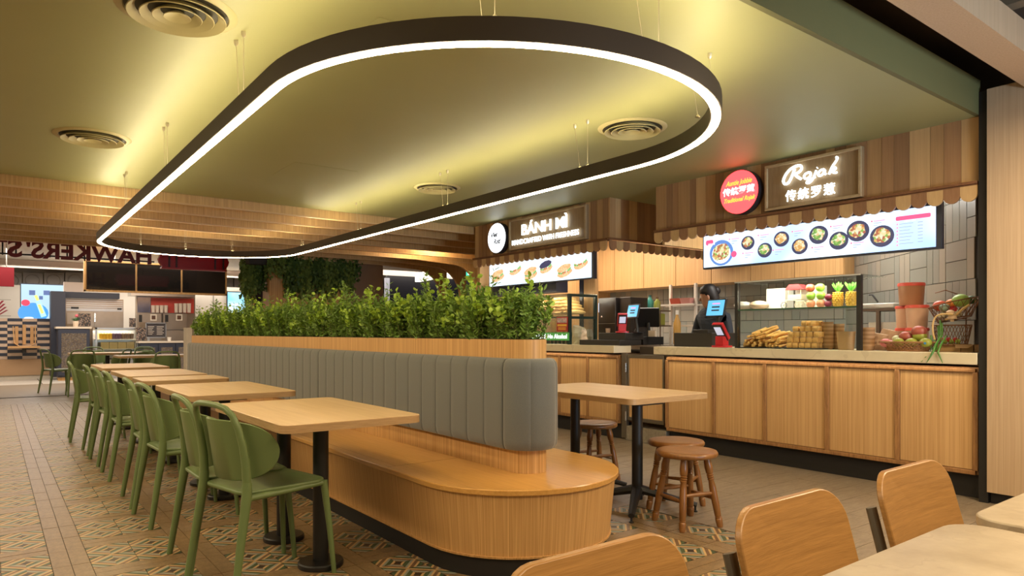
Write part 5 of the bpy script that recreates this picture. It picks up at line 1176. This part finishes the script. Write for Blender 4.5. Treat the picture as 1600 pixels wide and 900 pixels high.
for f in (-.33, .0, .33):
    c = Vector(((xa+xb)/2, 15, (zaa+zbb)/2))+dirv*L_*f+nn*.062; ob('symbol', MB().tube([c+dirv*.05*math.cos(a)+Vector((0,0,.05*math.sin(a))) for a in [2*PI*i/12 for i in range(12)]], .008, 5, closed=True), BLACK, t)
ob('hanger', MB().tube([((xa+xb)/2, 15, (zaa+zbb)/2+.11), ((xa+xb)/2, 15, 3.05)], .01, 6), BLACK, t)
# dark shopfront behind, beige pillar, wood cabinet with hanging vines
x0_, x1_ = onY(605, 470, 17.5)[0], 10.5
ob('dark_shopfront', MB().box(x0_, x1_+1, 17.5, 17.6, 0, onY(640, 432, 17.5)[1]), mat('black_glass', (.008,.008,.012), .25), None, 'black shopfront behind the planter, under the pale bulkhead', 'shop front', smooth=None)
ob('grey_post', MB().box(onY(603, 470, 17.3)[0], onY(609, 470, 17.3)[0], 17.3, 17.4, 0, onY(603, 434, 17.3)[1]), mat('grey_paint', (.30,.32,.40), .5), None, 'grey upright at the left edge of the black shopfront', 'post', smooth=None)
ob('bulkhead', MB().box(onY(598, 400, 17.7)[0], 11.9, 17.7, 18.0, onY(640, 432, 17.7)[1], 3.045), mat('pale_bulkhead', (.60,.55,.50), .6), None, 'pale bulkhead above the black shopfront', 'bulkhead', smooth=None)
yp = 13.55; x0_, x1_ = onY(440, 470, yp)[0], onY(598.5, 470, yp)[0]
pil = ob('plaster_pillar', MB().box(x0_, x1_, yp, yp+1.0, 0, 2.93), mat('beige_plaster', (.36,.24,.15), .8, var=.08, vscale=3), None, 'wide beige plaster pillar behind the hanging vines', 'pillar', smooth=None)
yc_ = 13.0; xa, xb = onY(421, 470, yc_)[0], onY(546, 470, yc_)[0]; ztop = onY(500, 418, yc_)[1]
t = empty('oak_cabinet', ((xa+xb)/2, yc_+.2, 0), 'tall oak cabinet under the hanging vines behind the planter', 'cabinet')
ob('carcass', MB().box(xa, xb, yc_+.012, yc_+.4, 0, ztop), OAKV, t, smooth=None)
nc = 3
for k in range(nc): ob('door', MB().box(xa+(xb-xa)*k/nc+.004, xa+(xb-xa)*(k+1)/nc-.004, yc_, yc_+.011, .05, ztop-.02), OAKV, t, smooth=None)
xd = onY(393, 470, 13.6)[0]
ob('oak_post', MB().box(xd-.0, xd+.06, 13.6, 13.7, 0, 2.4), OAKV, None, 'slim oak post left of the vine cabinet', 'post', smooth=None)
VL = mat('vine_leaf', (.075,.14,.028), .55, var=.5, vscale=9); VL2 = mat('vine_leaf_light', (.16,.24,.05), .5, var=.5, vscale=9)
def vine(label, x0, x1, y, zt, drop, n, seed, m_):
    r = random.Random(seed); m = MB()
    for k in range(n):
        fx_ = r.random(); x = x0+(x1-x0)*fx_; L = drop*(.35+.65*r.random()**1.5)
        bx = x; q = 0.0
        while q < L:
            p = Vector((bx+r.uniform(-.05,.05), y+r.uniform(-.12,.10), zt+.10*math.exp(-q*6)*r.random()-q+r.uniform(-.02,.02)))
            leafquad(m, p, Vector((r.uniform(-.6,.6), -r.random()*.6, -.8)), rv(r), r.uniform(.05,.085), r.uniform(.022,.035)); q += .022
    t = empty('hanging_vine', ((x0+x1)/2, y, zt-drop), label, 'plant', 'vines hanging over the oak cabinet'); ob('leaves', m, m_, t, smooth=None); return t
vx = lambda px: onY(px, 450, yc_)[0]
spots_v = [(384, 404, 410, .75, 55), (398, 424, 402, .62, 60), (415, 447, 398, .45, 60), (443, 462, 402, .80, 50), (458, 482, 405, .85, 46), (480, 500, 405, .65, 46), (496, 518, 405, .90, 46), (514, 534, 403, .70, 46), (530, 548, 402, .75, 42), (545, 556, 412, .35, 16)]
for k, (a, b, py, dr, n) in enumerate(spots_v):
    vine('dark green vine hanging over the oak cabinet, %s from the left' % ORD[k] if k < 9 else 'short dark vine sprig at the right end of the oak cabinet', vx(a), vx(b), yc_-.10 if k > 1 else 13.2, onY((a+b)/2, py, yc_)[1], dr, n, 50+k, VL if k % 2 else VL2)
ob('vine_trough', MB().box(vx(386), vx(549), yc_-.14, yc_+.2, ztop-.02, ztop+.10), mat('trough_dark', (.03,.025,.02), .7), None, 'dark trough on the oak cabinet from which the vines hang', 'planter', smooth=None)
# ================= FAR SHOPS (left background) =================
YS = 20.9
def fbox(px0, px1, py0, py1, y, dep=.3):
    xa, za = onY(px0, py0, y); xb, _ = onY(px1, py0, y); zm = onY((px0+px1)/2, py0, y)[1]; zn = onY((px0+px1)/2, py1, y)[1]
    return xa, xb, y, y+dep, max(zn, 0), min(zm, 3.045)
def fob(name, px0, px1, py0, py1, y, dep, m, label=None, cat=None, parent=None, group=None, **k):
    return ob(name, MB().box(*fbox(px0, px1, py0, py1, y, dep)), m, parent, label, cat, group, smooth=None, **k)
# sign with letters read from behind
xs_ = onY(240, 390, 14.2)[0]; t = empty('hall_sign', (0, 14.2, 2.4), "large dark red HAWKERS' sign letters seen from behind on black rails under the beams", 'sign'); DR = mat('letter_dark_red', (.16,.008,.010), .5)
zb_ = onY(120, 404, 14.2)[1]; zt2 = onY(120, 377, 14.2)[1]
ob('rail', MB().box(-1.6, xs_+.02, 14.24, 14.27, zb_+.01, zb_+.035).box(-1.6, xs_+.02, 14.24, 14.27, zt2-.0, zt2+.035), BLACK, t, smooth=None)
lw = xs_-.02-onY(43, 390, 14.2)[0]
letters('letter', t, DR, "HAWKERS'", .40, MYB, (xs_-.02, 14.2, zb_-.02), ext=.02, bold=.012, align='LEFT', width=lw)
letters('letter', t, DR, "STREET", .40, MYB, (onY(35, 390, 14.2)[0], 14.2, zb_-.02), ext=.02, bold=.012, align='LEFT', width=1.5)
for px in (4, 25, 78, 105, 132): xx = onY(px, 390, 14.25)[0]; ob('upright', MB().box(xx-.012, xx+.012, 14.25, 14.27, zb_, zt2+.2), BLACK, t, smooth=None)
xa, xb = onY(248, 405, 14.6)[0], onY(358, 405, 14.6)[0]; z0_, z1_ = onY(300, 420, 14.6)[1], onY(300, 398, 14.6)[1]
t = empty('red_lantern_sign', ((xa+xb)/2, 14.6, z0_), 'glossy dark red shaped sign box with dark ribs hanging behind the light loop', 'sign'); h_ = z1_-z0_
ob('panel', MB().prism([(xa+.08,z0_),(xb-.08,z0_),(xb-.02,z0_+h_*.35),(xb,z0_+h_*.6),(xb-.04,z0_+h_*.95),(xa+.04,z0_+h_*.95),(xa,z0_+h_*.6),(xa+.02,z0_+h_*.35)], 'y', 14.6, 14.75), mat('gloss_red', (.40,.01,.015), .25), t, smooth=None)
for f in (.13,.23,.78,.90): ob('rib', MB().box(xa+(xb-xa)*f, xa+(xb-xa)*f+.03, 14.585, 14.6, z0_, z1_), mat('rib_dark', (.05,.008,.008), .5), t, smooth=None)
ob('lower_edge', MB().box(xa+.05, xb-.05, 14.58, 14.76, z0_-.02, z0_+.01), RED, t, smooth=None)
ob('hanger', MB().tube([((xa+xb)/2, 14.7, z1_), ((xa+xb)/2, 14.7, 3.05)], .008, 6), BLACK, t)
# three dark menu screens
t = empty('menu_screen', (2.5, 18, 2.1), 'wood-framed row of three switched-off screens hanging in the background', 'screen'); ym = 17.6
cuts = [134, 213, 284, 353]; ZB0, ZB1 = onY(240, 455, ym)[1], onY(240, 414.5, ym)[1]
xa, xb = onY(131, 430, ym)[0], onY(354.5, 430, ym)[0]
ob('frame', MB().box(xa, xb, ym+.03, ym+.12, ZB0-.05, ZB1+.05).box(xa, xb, ym, ym+.03, ZB0-.05, ZB0-.012).box(xa, xb, ym, ym+.03, ZB1+.012, ZB1+.05).box(xa, xa+.035, ym, ym+.03, ZB0-.05, ZB1+.05).box(xb-.035, xb, ym, ym+.03, ZB0-.05, ZB1+.05), OAKV, t, smooth=None)
for a, b in zip(cuts, cuts[1:]): ob('dark_panel', MB().box(onY(a, 430, ym)[0]+.02, onY(b, 430, ym)[0]-.02, ym+.005, ym+.029, ZB0, ZB1), mat('screen_off', (.012,.010,.009), .05, spec=.8), t, smooth=None)
for f in (.2,.8): ob('hanger', MB().tube([(xa+(xb-xa)*f, ym+.07, ZB1+.05), (xa+(xb-xa)*f, ym+.07, 3.05)], .015, 6), STEEL, t)
# pale hall bulkhead and far wall tiles
fob('bulkhead', -40, 520, 399, 426, 21.8, .3, mat('pink_white', (.68,.58,.52), .6), 'pale bulkhead across the far shops', 'bulkhead')
fob('bulkhead_edge', -40, 520, 425, 428, 21.75, .05, mat('pale_bulkhead', (.75,.70,.64), .5), 'thin bright lower edge of the pale bulkhead', 'trim')
t = empty('grey_wall_panels', (1, 23, 0), 'row of grey square wall panels under the pale bulkhead', 'wall panels')
for k in range(15):
    px = -30+33*k; ob('wall_panel', MB().box(*fbox(px, px+31, 426, 452, 23.0, .05)), mat('grey_panel', (.26,.24,.22), .6), t, smooth=None)
    xx, zz = onY(px+15, 438, 22.99); ob('ring', MB().tube([(xx+.16*math.cos(a), 22.99, zz+.16*math.sin(a)) for a in [2*PI*i/20 for i in range(20)]], .012, 5, closed=True), mat('grey_ring', (.22,.20,.18), .6), t)
fob('white_wall', -40, 480, 452, 600, 22.6, .1, mat('white_wall_far', (.70,.66,.60), .6), 'off-white wall behind the far counters', 'wall')
fob('red_hanging_sign', -30, 22, 417, 447, 18.0, .1, mat('crimson', (.24,.008,.018), .5), 'plain dark red hanging sign board at the left edge', 'sign')
for px in (10,): ob('sign_rod', MB().tube([(onY(px,400,18.05)[0], 18.05, onY(px,417,18.05)[1]), (onY(px,400,18.05)[0], 18.05, 3.05)], .012, 6), STEEL, None, 'thin rod holding the plain red sign board', 'rod')
t = empty('red_wall_logo', (.2, 21.9, 1.8), 'slanted dark red stripes emblem on the white wall at the left edge', 'emblem')
for k in range(4): a = onY(-1+2.6*k-k*.4, 488, 21.9); ob('stripe', MB().prism([(a[0]-.22, a[1]-.05-.03*k), (a[0]-.17, a[1]-.05-.03*k), (a[0]+.10, a[1]+.30-.08*k), (a[0]+.05, a[1]+.30-.08*k)], 'y', 21.9, 21.92), mat('stripe_red', (.25,.01,.03), .5), t, smooth=None)
for py in (468, 493.5): fob('wall_groove', -20, 17, py-.4, py+.4, 21.95, .01, mat('groove_dark', (.25,.24,.2), .6), 'thin dark line on the white wall beside the red emblem, %s' % ('upper' if py < 480 else 'lower'), 'groove')
# checker counter
t = empty('checkered_counter', (.6, YS, 0), 'navy and cream brick-tiled counter at the far left', 'counter')
xa, xb, _, _, _, _ = fbox(-60, 79, 497, 592, YS); z0c = onY(40, 561, YS)[1]; z1c = onY(40, 497.5, YS)[1]
ob('core', MB().box(xa, xb, YS+.02, YS+.5, 0, z1c), CREAM, t, smooth=None)
NV = mat('tile_navy', (.035,.045,.075), .35); CR = mat('tile_cream', (.60,.46,.36), .4); tw = (onY(58,520,YS)[0]-onY(35,520,YS)[0]); th = (z1c-z0c)/13
colx = onY(35, 520, YS)[0]; i0 = -4
for i in range(i0, 3):
    for j in range(13):
        x0_ = colx+i*tw; x1_ = min(x0_+tw, xb)
        if x1_-x0_ < .03: continue
        ob('brick_tile', MB().box(x0_+.002, x1_-.002, YS, YS+.019, z0c+j*th+.002, z0c+(j+1)*th-.002), NV if (i+j) % 2 else CR, t, smooth=None)
ob('plinth', MB().box(xa, xb, YS-.01, YS+.3, .10, z0c-.002), mat('plinth_oak', (.46,.29,.16), .5), t, smooth=None); ob('toe_kick', MB().box(xa, xb, YS+.02, YS+.3, 0, .10), OAKV, t, smooth=None)
t = empty('wooden_highchair', (onY(37,530,19.6)[0], 19.6, .9), 'pale wooden slatted seat fixed on the checkered counter front', 'shelf'); HC_ = mat('pale_wood', (.55,.32,.14), .5)
for px in (26, 38, 50): ob('slat', MB().box(*fbox(px-2.6, px+2.6, 507 if px == 38 else 510, 538, 20.80, .03)), HC_, t, smooth=None)
ob('ledge', MB().box(*fbox(12, 63, 541, 544, 20.5, .39)), HC_, t, smooth=None); ob('bracket', MB().box(*fbox(35, 41, 544, 552, 20.6, .29)), BLACK, t, smooth=None)
ob('hoop', MB().tube([(onY(22,530,19.7)[0], 20.7, onY(22,510,20.7)[1]), (onY(22,530,20.7)[0], 20.6, onY(22,536,20.7)[1]), (onY(30,530,20.7)[0], 20.55, onY(30,541,20.7)[1]), (onY(46,530,20.7)[0], 20.55, onY(46,541,20.7)[1]), (onY(55,530,20.7)[0], 20.6, onY(55,536,20.7)[1]), (onY(55,530,20.7)[0], 20.7, onY(55,509,20.7)[1])], .014, 6), HC_, t)
# advert screen
t = empty('advert_screen', (1.2, 21.2, 1.6), 'bright advert screen with blue liquid, a bottle and a red die, far left', 'screen'); ya_ = 21.2
fob('bezel', 31.5, 103, 443.5, 500, ya_+.02, .06, NAVY, parent=t); fob('lit_panel', 33, 103, 445, 500, ya_, .018, emis('advert_white', (.55,.82,1), .82), parent=t)
AB = emis('advert_blue', (.03,.32,.85), 1.0); AR_ = emis('advert_red', (.95,.02,.08), 1.2); AN = emis('advert_navy', (.05,.12,.35), 1); AY = emis('advert_yellow', (.85,.80,.15), 1.2)
def flat(px, py, a, b, m, nm, off=.01):
    x, z = onY(px, py, ya_-off); ob(nm, MB().prism([(x+a*math.cos(2*PI*i/20), z+b*math.sin(2*PI*i/20)) for i in range(20)], 'y', ya_-off, ya_-off+.004), m, t, smooth=None)
flat(52, 489, .32, .26, AB, 'blue_pool'); flat(40, 473, .09, .08, AR_, 'red_die', .016); flat(45, 497, .10, .03, WTE, 'white_spot', .016)
for px0, px1, py0, py1, m, nm in ((45.5,55,453.5,461,AN,'dark_block'), (68,78,454,461,AN,'dark_block'), (61,67,462.5,468,AN,'dark_block')): fob(nm, px0, px1, py0, py1, ya_-.01, .008, m, parent=t)
xx, zz = onY(63, 480, ya_-.02); ob('bottle_picture', MB().prism([(xx+.02,zz-.26),(xx+.13,zz-.22),(xx+.0,zz+.17),(xx-.10,zz+.14)], 'y', ya_-.02, ya_-.012), emis('advert_paleblue', (.35,.75,.95), 1.3), t); ob('bottle_label', MB().prism([(xx+.02,zz-.17),(xx+.08,zz-.15),(xx+.0,zz+.08),(xx-.06,zz+.06)], 'y', ya_-.028, ya_-.021), AY, t); ob('bottle_neck', MB().prism([(xx-.08,zz+.16),(xx-.02,zz+.18),(xx-.07,zz+.31),(xx-.13,zz+.29)], 'y', ya_-.028, ya_-.021), AY, t)
# drinks shop
fob('navy_column', 79.5, 102.5, 455, 588, 20.3, .5, NAVY, 'tall navy column at the left of the drinks shop', 'column')
fob('navy_beam', 101, 187, 457, 466, 20.6, .3, NAVY, 'dark navy beam over the steel fridge', 'beam')
fob('pale_board', 100, 132, 441, 458, 20.7, .2, mat('pink_white', (.68,.58,.52), .6), 'pale hanging panel left of the dark screens', 'panel')
t = empty('steel_fridge', (3, 21, 0), 'wide two-door stainless steel fridge in the drinks shop', 'fridge'); BS = mat('brushed_steel', (.42,.34,.26), .32, .85, var=.2, vscale=3)
fob('cabinet', 102.5, 193, 467, 575, 20.92, .6, BS, parent=t)
for k in range(4): fob('vent_slat', 103.5, 192, 469.5+k*3.2, 471.2+k*3.2, 20.90, .02, STEEL, parent=t)
fob('door', 103.5, 147, 487, 574, 20.89, .03, BS, parent=t); fob('door', 148, 192, 487, 574, 20.89, .03, BS, parent=t); fob('fascia', 103.5, 192, 482, 486.3, 20.9, .02, STEEL, parent=t)
fob('badge', 111, 123, 479.5, 482.5, 20.88, .02, BLACK, parent=t); fob('handle', 147.2, 149.5, 489, 503, 20.86, .03, CHROME, parent=t); fob('badge', 183.5, 190, 481.5, 484, 20.88, .02, BLACK, parent=t)
fob('notice', 105, 122.5, 489, 506, 20.87, .01, mat('notice_paper', (.55,.46,.38), .6), 'pale paper notice on the steel fridge door', 'notice')
def front_counter(label, p0, p1, ptop, y, pby=590, doors=2):
    t = empty('navy_counter', (onY((p0+p1)/2, 500, y)[0], y, 0), label, 'counter'); xa, xb, _, _, _, zt_ = fbox(p0, p1, ptop, 592, y)
    ob('body', MB().box(xa+.02, xb-.02, y+.02, y+.6, .08, zt_-.045), NAVY, t, smooth=None); ob('worktop', MB().box(xa-.02, xb+.02, y, y+.62, zt_-.045, zt_), mat('far_worktop', (.66,.58,.48), .4), t, smooth=None); ob('toe_kick', MB().box(xa+.03, xb-.03, y+.05, y+.5, 0, .08), OAKV, t, smooth=None)
    w_ = (xb-xa-.04)/doors
    for k in range(doors):
        a = xa+.02+w_*k; ob('door_frame', MB().box(a+.01, a+w_-.01, y+.0, y+.02, .12, zt_-.07), NAVY, t, smooth=None)
        ob('door_panel', MB().box(a+.07, a+w_-.07, y-.006, y-.0005, .2, zt_-.16), food_mat('rattan_print', [(.16,.09,.05),(.30,.17,.08),(.42,.28,.16),(.22,.15,.12)], .35), t, smooth=None)
    return t, zt_, y
_, z1f, y1f = front_counter('small navy counter with patterned panel beside the column', 89, 142, 510.5, 19.7, doors=1)
_, z2f, y2f = front_counter('long navy counter with patterned doors, partly behind the bench', 218, 302, 533, 19.5, doors=3)
def on_counter(name, px, py0, py1, w_, y, m, label, cat):
    x, zb = onY(px, py1, y); zt_ = onY(px, py0, y)[1]; return ob(name, MB().box(x-w_/2, x+w_/2, y, y+.03, zb, zt_), m, None, label, cat, smooth=None)
PD = food_mat('poster_drinks', [(.01,.008,.008),(.01,.008,.008),(.25,.11,.05),(.45,.28,.18),(.02,.01,.01)], .6)
on_counter('drinks_poster', 132, 490, 510.3, .26, 19.85, PD, 'black poster with brown drinks standing on the small navy counter', 'poster')
on_counter('drinks_poster', 221, 512, 532.5, .22, 19.6, PD, 'black poster with a brown drink at the left end of the long navy counter', 'poster')
on_counter('drinks_poster', 207, 497, 511, .15, 20.2, PD, 'small dark poster with two white cups behind the pastry case', 'poster')
x, zb = onY(119.5, 510.5, 19.8); t = empty('potted_orchid', (x, 19.9, z1f), 'small plant with pink flower in a cream pot on the small navy counter', 'plant')
ob('pot', MB().lathe((x, 19.9, z1f), [(.06,0),(.075,.13),(.07,.14)], 14), mat('pot_cream', (.6,.48,.36), .5), t); m = MB()
for k in range(14): leafquad(m, Vector((x, 19.9, z1f+.13)), Vector((R.uniform(-1,1), R.uniform(-.5,.5), R.uniform(.2,.7))), Vector((0,0,1)), .13, .03)
ob('leaves', m, mat('orchid_leaf', (.10,.24,.12), .5), t); ob('flower', MB().sphere((x+.02, 19.88, z1f+.27), (.05,.03,.04), 8, 6), mat('flower_pink', (.6,.12,.16), .5), t)
x, zb = onY(240, 530, 19.65); t = empty('menu_board', (x, 19.7, z2f), 'grey framed menu board with pale chalk-like lines on the long navy counter', 'menu board')
fob('board', 228, 259, 505, 527, 19.72, .03, mat('slate', (.045,.04,.045), .6), parent=t); 
for a, b, c, d in ((227.5,260,504,505.5),(227.5,260,526.5,528),(227.5,229,504,528),(258.5,260,504,528)): fob('frame', a, b, c, d, 19.70, .03, STEEL, parent=t)
for k in range(6):
    fob('menu_line', 231, 241-(k % 3)*1.5, 510+k*2.4, 510.9+k*2.4, 19.705, .01, mat('chalk', (.5,.45,.4), .7), parent=t); fob('menu_line', 245, 256-(k % 2)*2, 510+k*2.4, 510.9+k*2.4, 19.705, .01, mat('chalk', (.5,.45,.4), .7), parent=t)
fob('board_foot', 231, 234, 527.5, 533, 19.72, .03, STEEL, parent=t)
# pastry case
t = empty('pastry_case', (4, 19.9, 0), 'steel and glass cold case with two shelves of cups in the drinks shop', 'display case')
xa, xb, _, _, _, ztc = fbox(149, 217, 512, 590, 19.9)
ob('base', MB().box(xa, xb, 19.9, 20.5, 0, onY(180, 562, 19.9)[1]), STEEL, t, smooth=None); ob('frame', MB().box(xa, xa+.04, 19.9, 19.94, .5, ztc).box(xb-.04, xb, 19.9, 19.94, .5, ztc).box(xa, xb, 19.9, 19.94, ztc-.04, ztc).box(xa, xb, 20.46, 20.5, .5, ztc), STEEL, t, smooth=None)
ob('front_glass', MB().box(xa+.04, xb-.04, 19.91, 19.915, .6, ztc-.04), GLASS, t, smooth=None); zsh = onY(180, 530, 19.9)[1]; zs2 = onY(180, 545, 19.9)[1]
ob('shelf', MB().box(xa+.04, xb-.04, 19.95, 20.45, zsh-.02, zsh), mat('shelf_white', (.75,.68,.55), .4), t, smooth=None); ob('shelf', MB().box(xa+.04, xb-.04, 19.95, 20.45, zs2-.02, zs2), mat('shelf_white', (.75,.68,.55), .4), t, smooth=None)
area('pastry_light', ((xa+xb)/2, 20.15, ztc-.06), 1.0, .3, 9, NEU)
for k in range(11):
    x = xa+.14+(xb-xa-.28)*k/10; cupm = (mat('cup_yellow', (.75,.42,.03), .4) if k < 4 else mat('cup_violet', (.14,.07,.12), .4) if k < 7 else mat('cup_brown', (.16,.09,.05), .4))
    ob('drink_cup', MB().lathe((x, 20.05, zsh+.001), [(.035,0),(.048,.13),(.05,.14),(.02,.165)], 12), cupm, None, ('%s cup on the upper shelf of the cold case, %s from the left' % ('yellow' if k < 4 else 'dark violet' if k < 7 else 'dark brown', ORD[k])), 'cup', 'yellow cups in the cold case' if k < 4 else 'violet cups in the cold case' if k < 7 else 'brown cups in the cold case')
for k in range(4):
    x = xa+.22+(xb-xa-.4)*k/3; ob('dessert_box', MB().box(x-.09, x+.09, 20.0, 20.12, zs2+.001, zs2+.17), mat('dessert_tan', (.55,.40,.18), .5, var=.2, vscale=12), None, 'tan dessert box, %s from the left on the lower shelf of the cold case' % ORD[k], 'box', 'dessert boxes in the cold case')
# steel kitchen line behind long counter
t = empty('steel_kitchen_unit', (5.4, 20.6, 0), 'steel kitchen unit with two ovens and red panel behind the long navy counter', 'kitchen unit')
fob('back_panel', 213, 305, 463, 620, 20.95, .2, BS, parent=t); fob('red_panel', 236, 303, 466, 489, 20.9, .04, mat('warm_red_panel', (.50,.05,.03), .4), parent=t)
fob('painted_reflection', 215, 235, 464, 488, 20.9, .04, mat('steel_reflection_tint', (.35,.38,.55), .15, .9, var=.5, vscale=5), parent=t); fob('hood', 205, 305, 457, 463, 20.5, .6, STEEL, parent=t)  # blue reflection is put into the colour of the steel
for a, b in ((214, 252), (255, 292)):
    o = fob('oven', a, b, 490, 515, 20.7, .25, BS, parent=t); fob('panel_dark', a+3, a+8, 492, 503, 20.69, .009, BLACK, parent=t); fob('window_frame', b-17, b-7, 491, 501, 20.69, .009, CREAM, parent=t); fob('window_glass', b-15, b-9, 493, 499, 20.68, .009, mat('brown_glass', (.10,.05,.03), .3), parent=t)
fob('lower_steel', 213, 303, 516, 533, 20.68, .25, BS, parent=t)
for k in range(9):
    px = 240+k*6.6+(3 if k > 3 else 0); 
    if k == 4: continue
    x, z = onY(px, 488.5, 20.75); zc = onY(px, 474 if k > 3 else 477, 20.75)[1]; ob('cup_stack', MB().lathe((x, 20.8, z), [(.045,0),(.05,(zc-z)*.9),(.052,zc-z)], 12), mat('paper_cup', (.58,.50,.42), .6, var=.2, vscale=30), None, 'tall stack of paper cups on the ovens, %s from the left' % ORD[k if k < 4 else k-1], 'cups', 'paper cup stacks on the ovens')
x, z = onY(265, 532, 19.75); ob('paper_cup', MB().lathe((x, 19.8, z2f), [(.04,0),(.05,.10)], 12), WHITEP, None, 'single small white cup on the long navy counter', 'cup')
t = empty('advert_screen', (6.5, 20.3, 1.6), 'bright cyan lit advert screen partly hidden behind the vines', 'screen'); ya_ = 21.2
fob('bezel', 354.5, 386, 455.5, 490, ya_+.02, .06, BLACK, parent=t); fob('lit_panel', 356, 385, 457, 489, ya_, .018, screen_mat('advert_cyan', (.12,.62,.95), (.65,.92,1), 1.5), parent=t)
fob('white_partition', 305, 420, 449, 560, 21.3, .2, mat('white_wall_far', (.70,.66,.60), .6), 'white panelled partition right of the steel kitchen unit', 'partition')
for px in (333,): fob('panel_joint', px, px+1, 449, 520, 21.28, .01, mat('groove_dark', (.25,.24,.2), .6), 'thin vertical joint on the white partition', 'groove')
fob('dark_fridge', 396, 424, 446, 660, 15.0, .6, mat('fridge_dark', (.03,.03,.06), .2, var=.6, vscale=6), 'dark glossy unit with painted bluish reflections left of the oak cabinet', 'fridge')  # bluish reflections are mottled into the base colour
fob('side_table', 291, 300, 512, 700, 12.2, .2, CREAM, 'small cream box behind the far end of the bench', 'box')
